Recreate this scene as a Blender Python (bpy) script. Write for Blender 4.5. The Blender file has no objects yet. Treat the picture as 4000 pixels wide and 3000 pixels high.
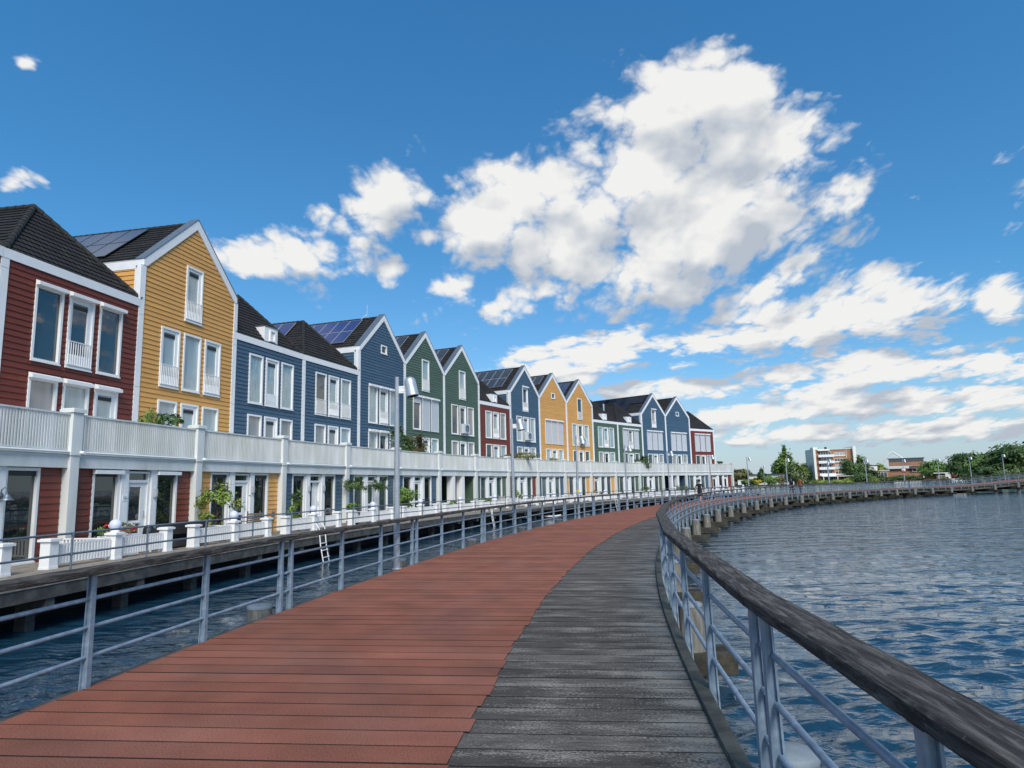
import bpy, bmesh, math, random
import numpy as np
from mathutils import Vector, Matrix
random.seed(7); rng = np.random.default_rng(7)
sc = bpy.context.scene; col = sc.collection
PI = math.pi

# ------------------------------------------------------------------ camera
HC = 1.7; F = 2650.6
R = np.array([[0.9994555494, 0.0047436682, -0.0326512230],
              [0.0329940108, -0.1436953384, 0.9890718098],
              [0.0, 0.9896106039, 0.1437736160]])
def _cam():
    roll, h = 0.0241, 396.725
    p = math.atan2(h, F); fwd = np.array([0, math.cos(p), math.sin(p)])
    right = np.array([1., 0, 0]); up = np.cross(right, fwd)
    c, s = math.cos(roll), math.sin(roll)
    a = c*right - s*up; b = s*right + c*up
    return np.array([a, b, fwd])
R = _cam()
def ray(x, y): return R.T @ np.array([(x-2000)/F, -(y-1500)/F, 1.0])
def unz(x, y, z):
    d = ray(x, y); t = (z-HC)/d[2]; return np.array([d[0]*t, d[1]*t, z])
def at(x, y, D):
    """point seen at photo pixel x,y at horizontal distance D"""
    d = ray(x, y); t = D/math.hypot(d[0], d[1]); return Vector((d[0]*t, d[1]*t, HC+d[2]*t))
cd = bpy.data.cameras.new('camera'); cam = bpy.data.objects.new('camera', cd); col.objects.link(cam)
cd.sensor_width = 36; cd.lens = F/4000*36; cd.clip_end = 20000; cd.clip_start = .05
m = Matrix.Identity(4)
for i in range(3):
    m[i][0] = R[0][i]; m[i][1] = R[1][i]; m[i][2] = -R[2][i]
m[0][3], m[1][3], m[2][3] = 0, 0, HC
cam.matrix_world = m; sc.camera = cam

# ------------------------------------------------------------------ helpers
class MB:
    def __init__(s): s.v = []; s.f = []; s.m = []; s.uv = []; s.sm = []
    def poly(s, pts, mat=0, uv=None, smooth=False):
        b = len(s.v); s.v += [tuple(p) for p in pts]; s.f.append(tuple(range(b, b+len(pts))))
        s.m.append(mat); s.sm.append(smooth); s.uv += (uv if uv else [(0, 0)]*len(pts))
    def idx(s, verts, faces, mat=0, smooth=False, uvs=None):
        b = len(s.v); s.v += [tuple(p) for p in verts]
        for f in faces:
            s.f.append(tuple(b+i for i in f)); s.m.append(mat); s.sm.append(smooth)
            s.uv += ([uvs[i] for i in f] if uvs else [(0, 0)]*len(f))
    def box(s, x0, x1, y0, y1, z0, z1, mat=0):
        v = [(x0,y0,z0),(x1,y0,z0),(x1,y1,z0),(x0,y1,z0),(x0,y0,z1),(x1,y0,z1),(x1,y1,z1),(x0,y1,z1)]
        s.idx(v, [(0,3,2,1),(4,5,6,7),(0,1,5,4),(1,2,6,5),(2,3,7,6),(3,0,4,7)], mat)
    def obox(s, c, ax, ay, az, mat=0):
        """box about centre c with half axis vectors"""
        c, ax, ay, az = map(Vector, (c, ax, ay, az))
        v = [c+i*ax+j*ay+k*az for k in (-1,1) for i, j in ((-1,-1),(1,-1),(1,1),(-1,1))]
        s.idx(v, [(0,3,2,1),(4,5,6,7),(0,1,5,4),(1,2,6,5),(2,3,7,6),(3,0,4,7)], mat)
    def prism(s, xz, y0, y1, mat=0):
        n = len(xz); v = [(x,y0,z) for x,z in xz]+[(x,y1,z) for x,z in xz]
        s.idx(v, [tuple(range(n)), tuple(range(2*n-1,n-1,-1))]+[(i,(i+n),((i+1)%n)+n,(i+1)%n) for i in range(n)], mat)
    def tube(s, pts, r, n=8, mat=0, caps=True):
        pts = [Vector(p) for p in pts]; rr = r if isinstance(r, (list, tuple)) else [r]*len(pts)
        vs = []; fs = []
        for i, p in enumerate(pts):
            t = (pts[min(i+1,len(pts)-1)]-pts[max(i-1,0)]).normalized()
            a = t.cross(Vector((0,0,1)));  a = t.cross(Vector((0,1,0))) if a.length < .05 else a
            a.normalize(); b = t.cross(a)
            for k in range(n):
                w = 2*PI*k/n; vs.append(p+(a*math.cos(w)+b*math.sin(w))*rr[i])
        for i in range(len(pts)-1):
            for k in range(n): fs.append((i*n+k, i*n+(k+1)%n, (i+1)*n+(k+1)%n, (i+1)*n+k))
        s.idx(vs, fs, mat, True)
        if caps:
            s.idx(vs[:n], [tuple(range(n-1,-1,-1))], mat); s.idx(vs[-n:], [tuple(range(n))], mat)
    def lathe(s, prof, n=16, mat=0, o=(0,0,0), M=None):
        vs = []
        for r, z in prof:
            for k in range(n):
                w = 2*PI*k/n; q = Vector((r*math.cos(w), r*math.sin(w), z))
                if M: q = M @ q
                vs.append(q+Vector(o))
        fs = [(i*n+k, i*n+(k+1)%n, (i+1)*n+(k+1)%n, (i+1)*n+k) for i in range(len(prof)-1) for k in range(n)]
        s.idx(vs, fs, mat, True)
    def mesh(s, name, mats):
        me = bpy.data.meshes.new(name)
        me.from_pydata([tuple(v) for v in s.v], [], s.f)
        for mt in (mats if isinstance(mats, (list, tuple)) else [mats]): me.materials.append(mt)
        me.polygons.foreach_set('material_index', s.m); me.polygons.foreach_set('use_smooth', s.sm)
        ul = me.uv_layers.new(name='UVMap'); ul.data.foreach_set('uv', np.array(s.uv, float).ravel())
        me.update(); return me
    def build(s, name, mats, parent=None, loc=None):
        return link(name, s.mesh(name, mats), parent, loc)
def link(name, me, parent=None, loc=None, rz=0):
    o = bpy.data.objects.new(name, me); col.objects.link(o)
    if parent: o.parent = parent
    if loc is not None: o.location = loc
    if rz: o.rotation_euler.z = rz
    return o
USED = set()
def tag(o, label, cat, group=None, kind=None):
    if label:
        o['label'] = label; n = len(label.split())
        if not 4 <= n <= 16: print('LABELLEN', n, label)
        if label in USED: print('DUPLABEL', label)
        USED.add(label)
    if cat: o['category'] = cat
    if group: o['group'] = group
    if kind: o['kind'] = kind
    return o
def empty(name, label, cat, loc, rz=0, group=None):
    o = bpy.data.objects.new(name, None); col.objects.link(o); o.empty_display_size = .2
    o.location = loc; o.rotation_euler.z = rz; return tag(o, label, cat, group)
def struct(name, mb, mats):
    o = mb.build(name, mats); o['kind'] = 'structure'; return o
def ordinal(n):
    w = 'first second third fourth fifth sixth seventh eighth ninth tenth eleventh twelfth thirteenth fourteenth fifteenth sixteenth seventeenth eighteenth nineteenth'.split()
    if n <= 19: return w[n-1]
    t = {2:'twenty',3:'thirty'}[n//10]
    return (t+'-'+w[n%10-1]) if n%10 else {20:'twentieth',30:'thirtieth'}[n]

# ------------------------------------------------------------------ materials
def nmat(name):
    mt = bpy.data.materials.new(name); mt.use_nodes = True; nt = mt.node_tree
    return mt, nt, nt.nodes['Principled BSDF'], nt.nodes, nt.links
def mat(name, c, rough=.55, metal=0, spec=.5, var=0, vscale=3., island=0, bump=0, bscale=40., c2=None, stretch=(1,1,1), uv=False, detail=4, speck=0):
    mt, nt, b, N, L = nmat(name)
    b.inputs['Roughness'].default_value = rough; b.inputs['Metallic'].default_value = metal
    b.inputs['Specular IOR Level'].default_value = spec
    b.inputs['Base Color'].default_value = (*c, 1)
    if var or island or bump or c2:
        tc = N.new('ShaderNodeTexCoord'); mp = N.new('ShaderNodeMapping'); mp.inputs['Scale'].default_value = stretch
        L.new(tc.outputs['UV' if uv else 'Object'], mp.inputs['Vector'])
        cur = None
        if c2:
            n = N.new('ShaderNodeTexNoise'); n.inputs['Scale'].default_value = vscale; n.inputs['Detail'].default_value = detail
            L.new(mp.outputs[0], n.inputs['Vector'])
            r = N.new('ShaderNodeValToRGB'); r.color_ramp.elements[0].position = .38; r.color_ramp.elements[1].position = .64
            r.color_ramp.elements[0].color = (*c, 1); r.color_ramp.elements[1].color = (*c2, 1)
            L.new(n.outputs['Fac'], r.inputs['Fac']); cur = r.outputs['Color']
        h = N.new('ShaderNodeHueSaturation'); h.inputs['Color'].default_value = (*c, 1)
        if cur: L.new(cur, h.inputs['Color'])
        val = None
        if var:
            n = N.new('ShaderNodeTexNoise'); n.inputs['Scale'].default_value = vscale*1.7; n.inputs['Detail'].default_value = 5
            L.new(mp.outputs[0], n.inputs['Vector'])
            q = N.new('ShaderNodeMapRange'); q.inputs['To Min'].default_value = 1-var; q.inputs['To Max'].default_value = 1+var
            q.inputs['From Min'].default_value = .25; q.inputs['From Max'].default_value = .75
            L.new(n.outputs['Fac'], q.inputs['Value']); val = q.outputs[0]
        if island:
            g = N.new('ShaderNodeNewGeometry'); q = N.new('ShaderNodeMapRange')
            q.inputs['To Min'].default_value = 1-island; q.inputs['To Max'].default_value = 1+island
            L.new(g.outputs['Random Per Island'], q.inputs['Value'])
            if val:
                mm = N.new('ShaderNodeMath'); mm.operation = 'MULTIPLY'; L.new(val, mm.inputs[0]); L.new(q.outputs[0], mm.inputs[1]); val = mm.outputs[0]
            else: val = q.outputs[0]
        if speck:
            n = N.new('ShaderNodeTexNoise'); n.inputs['Scale'].default_value = 90; n.inputs['Detail'].default_value = 2; L.new(mp.outputs[0], n.inputs['Vector'])
            q = N.new('ShaderNodeMapRange'); q.inputs['From Min'].default_value = .3; q.inputs['From Max'].default_value = .7; q.inputs['To Min'].default_value = 1-speck; q.inputs['To Max'].default_value = 1+speck; L.new(n.outputs['Fac'], q.inputs['Value'])
            mm = N.new('ShaderNodeMath'); mm.operation = 'MULTIPLY'; L.new(val, mm.inputs[0]); L.new(q.outputs[0], mm.inputs[1]); val = mm.outputs[0]
        if val: L.new(val, h.inputs['Value'])
        L.new(h.outputs[0], b.inputs['Base Color'])
        if bump:
            n = N.new('ShaderNodeTexNoise'); n.inputs['Scale'].default_value = bscale; n.inputs['Detail'].default_value = 4
            L.new(mp.outputs[0], n.inputs['Vector']); bp = N.new('ShaderNodeBump'); bp.inputs['Strength'].default_value = bump
            bp.inputs['Distance'].default_value = .02; L.new(n.outputs['Fac'], bp.inputs['Height']); L.new(bp.outputs[0], b.inputs['Normal'])
    return mt
PAINT = {
 'red':    mat('red_cladding', (.160,.027,.011), .5, var=.18, vscale=1.2, island=.07, bump=.15, bscale=60, stretch=(.3,1,3)),
 'yellow': mat('yellow_cladding', (.66,.335,.088), .5, var=.10, vscale=1.2, island=.05, bump=.15, bscale=60, stretch=(.3,1,3)),
 'blue':   mat('blue_cladding', (.050,.100,.158), .5, var=.14, vscale=1.2, island=.07, bump=.15, bscale=60, stretch=(.3,1,3)),
 'green':  mat('green_cladding', (.070,.118,.080), .5, var=.14, vscale=1.2, island=.07, bump=.15, bscale=60, stretch=(.3,1,3))}
WHITE = mat('white_paint', (.80,.80,.80), .45, var=.05, vscale=1.5, bump=.05)
WEATH = mat('weathered_white_paint', (.70,.71,.70), .55, var=.14, vscale=.9, c2=(.60,.62,.58), stretch=(1.6,1.6,.35), bump=.06)
PVC = mat('white_frame', (.80,.80,.79), .35, var=.03, vscale=2)
SHUT = mat('shutter_slats', (.55,.57,.60), .4, var=.03, vscale=2)
ZINC = mat('zinc_capping', (.20,.24,.28), .45, metal=.6, var=.12, vscale=3)
BLACK = mat('black_plastic', (.012,.013,.015), .45)
STEEL = mat('galvanised_steel', (.21,.285,.37), .45, metal=.25, var=.22, vscale=9, c2=(.29,.37,.45), bump=.06, bscale=30)
LAMPM = mat('grey_painted_steel', (.36,.39,.43), .40, metal=.25, var=.12, vscale=4)
ALU = mat('brushed_aluminium', (.58,.60,.62), .42, metal=.65, var=.06, vscale=6)
def pane(name, c, stripes=0, rough=.03, spec=.6):
    mt, nt, b, N, L = nmat(name)
    b.inputs['Roughness'].default_value = rough; b.inputs['Specular IOR Level'].default_value = spec; b.inputs['IOR'].default_value = 1.75
    tc = N.new('ShaderNodeTexCoord'); mp = N.new('ShaderNodeMapping'); mp.inputs['Scale'].default_value = (1,1,.15)
    L.new(tc.outputs['Object'], mp.inputs['Vector'])
    n = N.new('ShaderNodeTexNoise'); n.inputs['Scale'].default_value = 14 if stripes else 2; n.inputs['Detail'].default_value = 3
    L.new(mp.outputs[0], n.inputs['Vector'])
    r = N.new('ShaderNodeValToRGB'); r.color_ramp.elements[0].position = .3; r.color_ramp.elements[1].position = .7
    r.color_ramp.elements[0].color = (*[x*.72 for x in c], 1); r.color_ramp.elements[1].color = (*[x*1.15 for x in c], 1)
    L.new(n.outputs['Fac'], r.inputs['Fac']); L.new(r.outputs[0], b.inputs['Base Color'])
    n2 = N.new('ShaderNodeTexNoise'); n2.inputs['Scale'].default_value = 1.3; L.new(tc.outputs['Object'], n2.inputs['Vector'])
    bp = N.new('ShaderNodeBump'); bp.inputs['Strength'].default_value = .05; bp.inputs['Distance'].default_value = .05
    L.new(n2.outputs['Fac'], bp.inputs['Height']); L.new(bp.outputs[0], b.inputs['Normal'])
    return mt
PANE = {'dark': pane('glass_dark_room', (.020,.030,.038), 0, .02, .8),
        'curtain': pane('glass_net_curtain', (.30,.40,.42), 1),
        'blind': pane('glass_pale_blind', (.36,.42,.42), 0),
        'warm': pane('glass_beige_blind', (.27,.26,.25), 0),
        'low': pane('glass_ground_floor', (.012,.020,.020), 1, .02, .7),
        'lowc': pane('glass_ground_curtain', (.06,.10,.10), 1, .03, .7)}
def tile_mat():
    mt, nt, b, N, L = nmat('roof_tiles'); b.inputs['Roughness'].default_value = .75
    tc = N.new('ShaderNodeTexCoord'); n = N.new('ShaderNodeTexNoise'); n.inputs['Scale'].default_value = 2.2; n.inputs['Detail'].default_value = 8
    L.new(tc.outputs['Object'], n.inputs['Vector'])
    r = N.new('ShaderNodeValToRGB'); e = r.color_ramp.elements
    e[0].position = .30; e[0].color = (.007,.007,.007,1); e[1].position = .60; e[1].color = (.016,.014,.013,1)
    q = e.new(.76); q.color = (.055,.040,.018,1)
    L.new(n.outputs['Fac'], r.inputs['Fac']); 
    g = N.new('ShaderNodeNewGeometry'); mr = N.new('ShaderNodeMapRange'); mr.inputs['To Min'].default_value = .75; mr.inputs['To Max'].default_value = 1.25
    L.new(g.outputs['Random Per Island'], mr.inputs['Value']); h = N.new('ShaderNodeHueSaturation'); L.new(mr.outputs[0], h.inputs['Value']); L.new(r.outputs[0], h.inputs['Color'])
    L.new(h.outputs[0], b.inputs['Base Color'])
    sx = N.new('ShaderNodeSeparateXYZ'); L.new(tc.outputs['UV'], sx.inputs[0])
    a = N.new('ShaderNodeMath'); a.operation = 'MULTIPLY'; a.inputs[1].default_value = 2*PI/.24; L.new(sx.outputs[0], a.inputs[0])
    s = N.new('ShaderNodeMath'); s.operation = 'SINE'; L.new(a.outputs[0], s.inputs[0])
    bp = N.new('ShaderNodeBump'); bp.inputs['Strength'].default_value = .9; bp.inputs['Distance'].default_value = .03
    L.new(s.outputs[0], bp.inputs['Height']); L.new(bp.outputs[0], b.inputs['Normal'])
    return mt
TILE = tile_mat(); RIDGE = mat('ridge_tiles', (.012,.012,.012), .7, var=.3, vscale=5, c2=(.03,.026,.018))
def solar_mat(name, c, line, gap):
    mt, nt, b, N, L = nmat(name); b.inputs['Roughness'].default_value = .12
    tc = N.new('ShaderNodeTexCoord'); br = N.new('ShaderNodeTexBrick'); br.offset = 0
    br.inputs['Color1'].default_value = (*c,1); br.inputs['Color2'].default_value = (*[x*1.25 for x in c],1); br.inputs['Mortar'].default_value = (*line,1)
    br.inputs['Scale'].default_value = 1; br.inputs['Mortar Size'].default_value = gap; br.inputs['Brick Width'].default_value = .16; br.inputs['Row Height'].default_value = .16
    L.new(tc.outputs['UV'], br.inputs['Vector']); L.new(br.outputs['Color'], b.inputs['Base Color']); return mt
SOL = {'blue': solar_mat('solar_cells_blue', (.007,.024,.12), (.05,.08,.2), .006), 'black': solar_mat('solar_cells_black', (.010,.013,.022), (.16,.18,.2), .010),
       'grey': solar_mat('solar_cells_grey', (.035,.05,.09), (.10,.13,.18), .008), 'dark': solar_mat('solar_cells_plain', (.006,.007,.014), (.008,.009,.016), .004)}

# ------------------------------------------------------------------ layout curves
A = [1.4092-0.0496*i+0.0995*i*i/100-0.5384*i**3/1e4 for i in range(16)]
W0 = 6.1046; SB = 2.7924
C = [np.array([-13.2202, 20.1756])]
for i in range(16): C.append(C[-1]+W0*np.array([math.cos(A[i]), math.sin(A[i])]))
U = []
for i in range(17):
    aa = A[0] if i == 0 else A[15] if i == 16 else (A[i-1]+A[i])/2
    U.append(C[i]+SB*np.array([-math.sin(aa), math.cos(aa)]))
pre = []
c, u = C[0], U[0]
for k in (1, 2, 3):
    a = A[0]+.047*k; c = c-W0*np.array([math.cos(a), math.sin(a)]); n = np.array([-math.sin(a), math.cos(a)]); pre.append((c, c+SB*n, a))
CC = {i: C[i] for i in range(17)}; UU = {i: U[i] for i in range(17)}; AA = {i: A[i] for i in range(16)}
for k, (c, u, a) in enumerate(pre): CC[-1-k] = c; UU[-1-k] = u; AA[-1-k] = a
def bisec(i):
    if i-1 in AA and i in AA: a = (AA[i-1]+AA[i])/2
    else: a = AA.get(i, AA.get(i-1))
    return a
def bay(st, d, z=0.):
    """point at station st along the row of pillars, d metres in front of it (towards the lake)"""
    i = min(max(math.floor(st), -3), 15); t = st-i
    p = CC[i]*(1-t)+CC[i+1]*t; a = AA[i]
    a = bisec(i)*(1-t)+bisec(i+1)*t if -3 < i < 15 else AA[i]
    return Vector((p[0]+math.sin(a)*d, p[1]-math.cos(a)*d, z)), a
ZT = -.10       # terrace level
ZW = -1.10      # water level
SS = np.arange(0, 190.1, .5)
_th = 1.58899-np.cumsum(np.interp(SS, [0,15,30,50,75,100,130,190], [.01009,.01008,.00762,.00648,.00855,.00947,.0095,.00949]))*.5
_px = .6815+np.cumsum(np.cos(_th))*.5; _py = -8+np.cumsum(np.sin(_th))*.5
WD = 5.33
def pz(s): return 0. if s < 128 else (s-128)**2*.05/24 if s < 140 else .3+(s-140)*.05
def bw(s, d=0., z=0.):
    """boardwalk: s metres along its right edge, d metres to the left of it"""
    t = np.interp(s, SS, _th); return Vector((np.interp(s, SS, _px)-math.sin(t)*d, np.interp(s, SS, _py)+math.cos(t)*d, z+pz(s)))
def bh(s): return float(np.interp(s, SS, _th))

# ------------------------------------------------------------------ houses
WINW, GAP = 1.16, None
SLOT = [1.19, 2.59, 4.01]
MC = {}
def cached(key, fn):
    if key not in MC: MC[key] = fn()
    return MC[key]
def cladding(mb, xl, xr, z0, z1, y, holes=(), pitch=.2, mat=0):
    """overlapping boards between z0 and z1; xl, xr: functions of z; holes: (x0,x1,z0,z1)"""
    z = z0
    while z < z1-1e-4:
        t = min(z+pitch, z1)
        br = sorted({z, t, *[h[2] for h in holes if z < h[2] < t], *[h[3] for h in holes if z < h[3] < t]})
        for p, q in zip(br[:-1], br[1:]):
            p0 = p+.007 if p == z else p
            yp = y-.027*(1-(p-z)/pitch); yq = y-.027*(1-(q-z)/pitch)
            ivs = [(xl(p), xr(p), xl(q), xr(q))]
            for h in holes:
                if h[2] <= p+1e-6 and h[3] >= q-1e-6:
                    nv = []
                    for a, b, c, d in ivs:
                        if h[0] >= b or h[1] <= a: nv.append((a,b,c,d)); continue
                        if h[0] > a: nv.append((a, h[0], c, h[0]))
                        if h[1] < b: nv.append((h[1], b, h[1], d))
                    ivs = nv
            for a, b, c, d in ivs:
                if b-a < .01: continue
                mb.poly([(a,yp,p0),(b,yp,p0),(d,yq,q),(c,yq,q)], mat)
                if p == z: mb.poly([(a,y+.01,p0),(b,y+.01,p0),(b,yp,p0),(a,yp,p0)], mat)
        z = t
def tiles(mb, L0, R0, L1, R1, n, lift=.035):
    L0, R0, L1, R1 = map(Vector, (L0,R0,L1,R1)); e = (R0-L0).normalized()
    nor = e.cross((L1+R1)/2-(L0+R0)/2).normalized()
    if nor.z < 0: nor = -nor
    H = nor*lift
    for k in range(n):
        t0, t1 = k/n, (k+1)/n
        a, b, c, d = L0.lerp(L1,t0), R0.lerp(R1,t0), R0.lerp(R1,t1), L0.lerp(L1,t1)
        uvs = [((q-L0).dot(e), (q-L0).length) for q in (a,b,c,d)]
        mb.poly([a+H, b+H, c, d], 0, uvs); mb.poly([a, b, b+H, a+H], 0, [uvs[0],uvs[1],uvs[1],uvs[0]])
def ridge_caps(mb, p, q, r=.11, step=.34):
    p, q = Vector(p), Vector(q); n = max(1, int((q-p).length/step))
    for k in range(n):
        mb.tube([p.lerp(q, k/n), p.lerp(q, (k+1.12)/n)], [r*1.12, r*.92], 8)
def frame_mesh(w, h, t=.085, d0=-.055, d1=.09, sash=False):
    mb = MB()
    mb.box(0,w,d0,d1,0,t); mb.box(0,w,d0,d1,h-t,h); mb.box(0,t,d0,d1,t,h-t); mb.box(w-t,w,d0,d1,t,h-t)
    mb.box(-.02,w+.02,d0-.03,d0+.02,-.03,.015)
    if sash:
        s = .13; a, b = t+.004, w-t-.004
        mb.box(a,b,.0,.07,t+.004,t+s); mb.box(a,b,.0,.07,h-t-s,h-t-.004); mb.box(a,a+s*.9,.0,.07,t+s,h-t-s); mb.box(b-s*1.3,b,.0,.07,t+s,h-t-s)
    return mb.mesh('window', PVC)
def pane_mesh(w, h, key, t=.085, y=.045):
    mb = MB(); mb.box(t-.01, w-t+.01, y, y+.02, t-.01, h-t+.01); return mb.mesh('pane', PANE[key])
def rail_mesh(w, h, solid):
    mb = MB(); top = h*.37
    mb.box(.03,w-.03,-.10,-.065,top-.03,top); mb.box(.03,w-.03,-.10,-.065,.09,.12)
    n = 11
    for k in range(n):
        x = .05+(w-.12)*k/(n-1); mb.box(x,x+.022,-.095,-.07,.12,top-.03)
    if solid: mb.box(.05,w-.05,-.066,-.058,.12,.12+(top-.15)*.45)
    return mb.mesh('railing', WHITE)
def window(par, x, z, w, h, code, glass, y=0.):
    """code: f fixed, s sash door, r railing, p solid low panel, X closed shutter, H half shutter, b shutter box, a air unit"""
    s = 's' in code
    o = link('window', cached(('fr',w,h,s), lambda: frame_mesh(w,h,sash=s)), par, (x,y,z))
    link('pane', cached(('pn',w,h,glass), lambda: pane_mesh(w,h,glass)), o)
    if s:
        def vm():
            mb = MB(); mb.box(.22,w-.27,.010,.043,h-.40,h-.27); return mb.mesh('vent_grille', BLACK)
        link('vent_grille', cached(('vt',w,h), vm), o)
    if 'r' in code: link('railing', cached(('rl',w,h,s), lambda: rail_mesh(w,h,s)), o)
    if 'p' in code:
        def pm():
            mb = MB(); mb.box(.09,w-.09,-.02,.0,.10,h*.26); mb.box(.14,w-.16,-.03,-.021,.14,.18); mb.box(.14,w-.16,-.03,-.021,.24,.28); return mb.mesh('panel', WHITE)
        link('panel', cached(('pp',w,h), pm), o)
    if 'X' in code or 'H' in code:
        zb = .03 if 'X' in code else h*.80
        def sm():
            mb = MB(); z = zb
            while z < h-.02:
                z2 = min(z+.07, h-.02); zm = (z+z2)/2
                mb.poly([(.03,-.058,z),(w-.03,-.058,z),(w-.03,-.068,zm),(.03,-.068,zm)]); mb.poly([(.03,-.068,zm),(w-.03,-.068,zm),(w-.03,-.058,z2),(.03,-.058,z2)]); z = z2
            mb.box(0,.035,-.085,-.056,.02,h); mb.box(w-.035,w,-.085,-.056,.02,h)
            return mb.mesh('shutter', SHUT)
        link('shutter', cached(('sh',w,h,zb), sm), o)
    if 'b' in code:
        def bm_():
            mb = MB(); mb.prism([(0,0),(0,0)],0,0) if 0 else None
            mb.idx([(-.04,-.22,h-.03),(w+.04,-.22,h-.03),(w+.04,-.056,h-.03),(-.04,-.056,h-.03),(-.04,-.22,h+.08),(w+.04,-.22,h+.08),(w+.04,-.056,h+.15),(-.04,-.056,h+.15)],
                   [(0,3,2,1),(4,5,6,7),(0,1,5,4),(1,2,6,5),(2,3,7,6),(3,0,4,7)]); return mb.mesh('shutter_box', WHITE)
        link('shutter_box', cached(('bx',w,h), bm_), o)
    if 'a' in code:
        def am():
            mb = MB(); mb.box(.08,w-.10,-.47,-.12,.12,.95); mb.box(.14,w-.16,-.44,-.15,.08,.12,1); mb.lathe([(.02,0),(.27,0),(.30,.015),(.33,.015)],16,1,(w/2-.01,-.472,.53),Matrix.Rotation(PI/2,3,'X')); return mb.mesh('air_conditioner', [SHUT, ZINC])
        link('air_conditioner', cached(('ac',w,h), am), o)
    return o
def door(par, x, glass='low', opened=False):
    w, h = 1.07, 2.56
    def dm():
        mb = MB(); t = .07
        mb.box(0,t,-.05,.09,0,h); mb.box(w-t,w,-.05,.09,0,h); mb.box(t,w-t,-.05,.09,h-t,h); mb.box(t,w-t,-.05,.09,2.18,2.27)
        if not opened:
            a, b = t+.004, w-t-.004
            mb.box(a,b,.0,.06,.03,.16); mb.box(a,b,.0,.06,.80,.92); mb.box(a,b,.0,.06,2.04,2.176)
            mb.box(a,a+.11,.0,.06,.16,.80); mb.box(b-.26,b,.0,.06,.16,.80); mb.box(a,a+.11,.0,.06,.92,2.04); mb.box(b-.26,b,.0,.06,.92,2.04)
            mb.box(a+.12,b-.27,-.03,-.001,.83,.86)
        else:
            mb.box(.55,w-.075,.10,.14,.03,2.17)
        return mb.mesh('door', PVC)
    o = link('door', cached(('door',opened), dm), par, (x,-2.66,ZT+.02))
    def pm():
        mb = MB(); mb.box(.05,w-.05,.045,.062,2.25,h-.05)
        if opened: mb.box(.05,w-.05,.30,.32,.02,2.2)
        else: mb.box(.14,w-.28,.035,.05,.10,2.1)
        return mb.mesh('pane', PANE[glass])
    link('pane', cached(('dp',glass,opened), pm), o)
    def hm():
        mb = MB(); xx = w-.2 if not opened else w-.16; mb.box(xx,xx+.04,-.02,-.001,1.0,1.24); mb.tube([(xx+.02,-.02,1.14),(xx+.02,-.06,1.14),(xx-.09,-.06,1.14)],.011,6); return mb.mesh('handle', ALU)
    link('handle', cached(('dh',opened), hm), o)
    return o
ROOF_D = 11.
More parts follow.
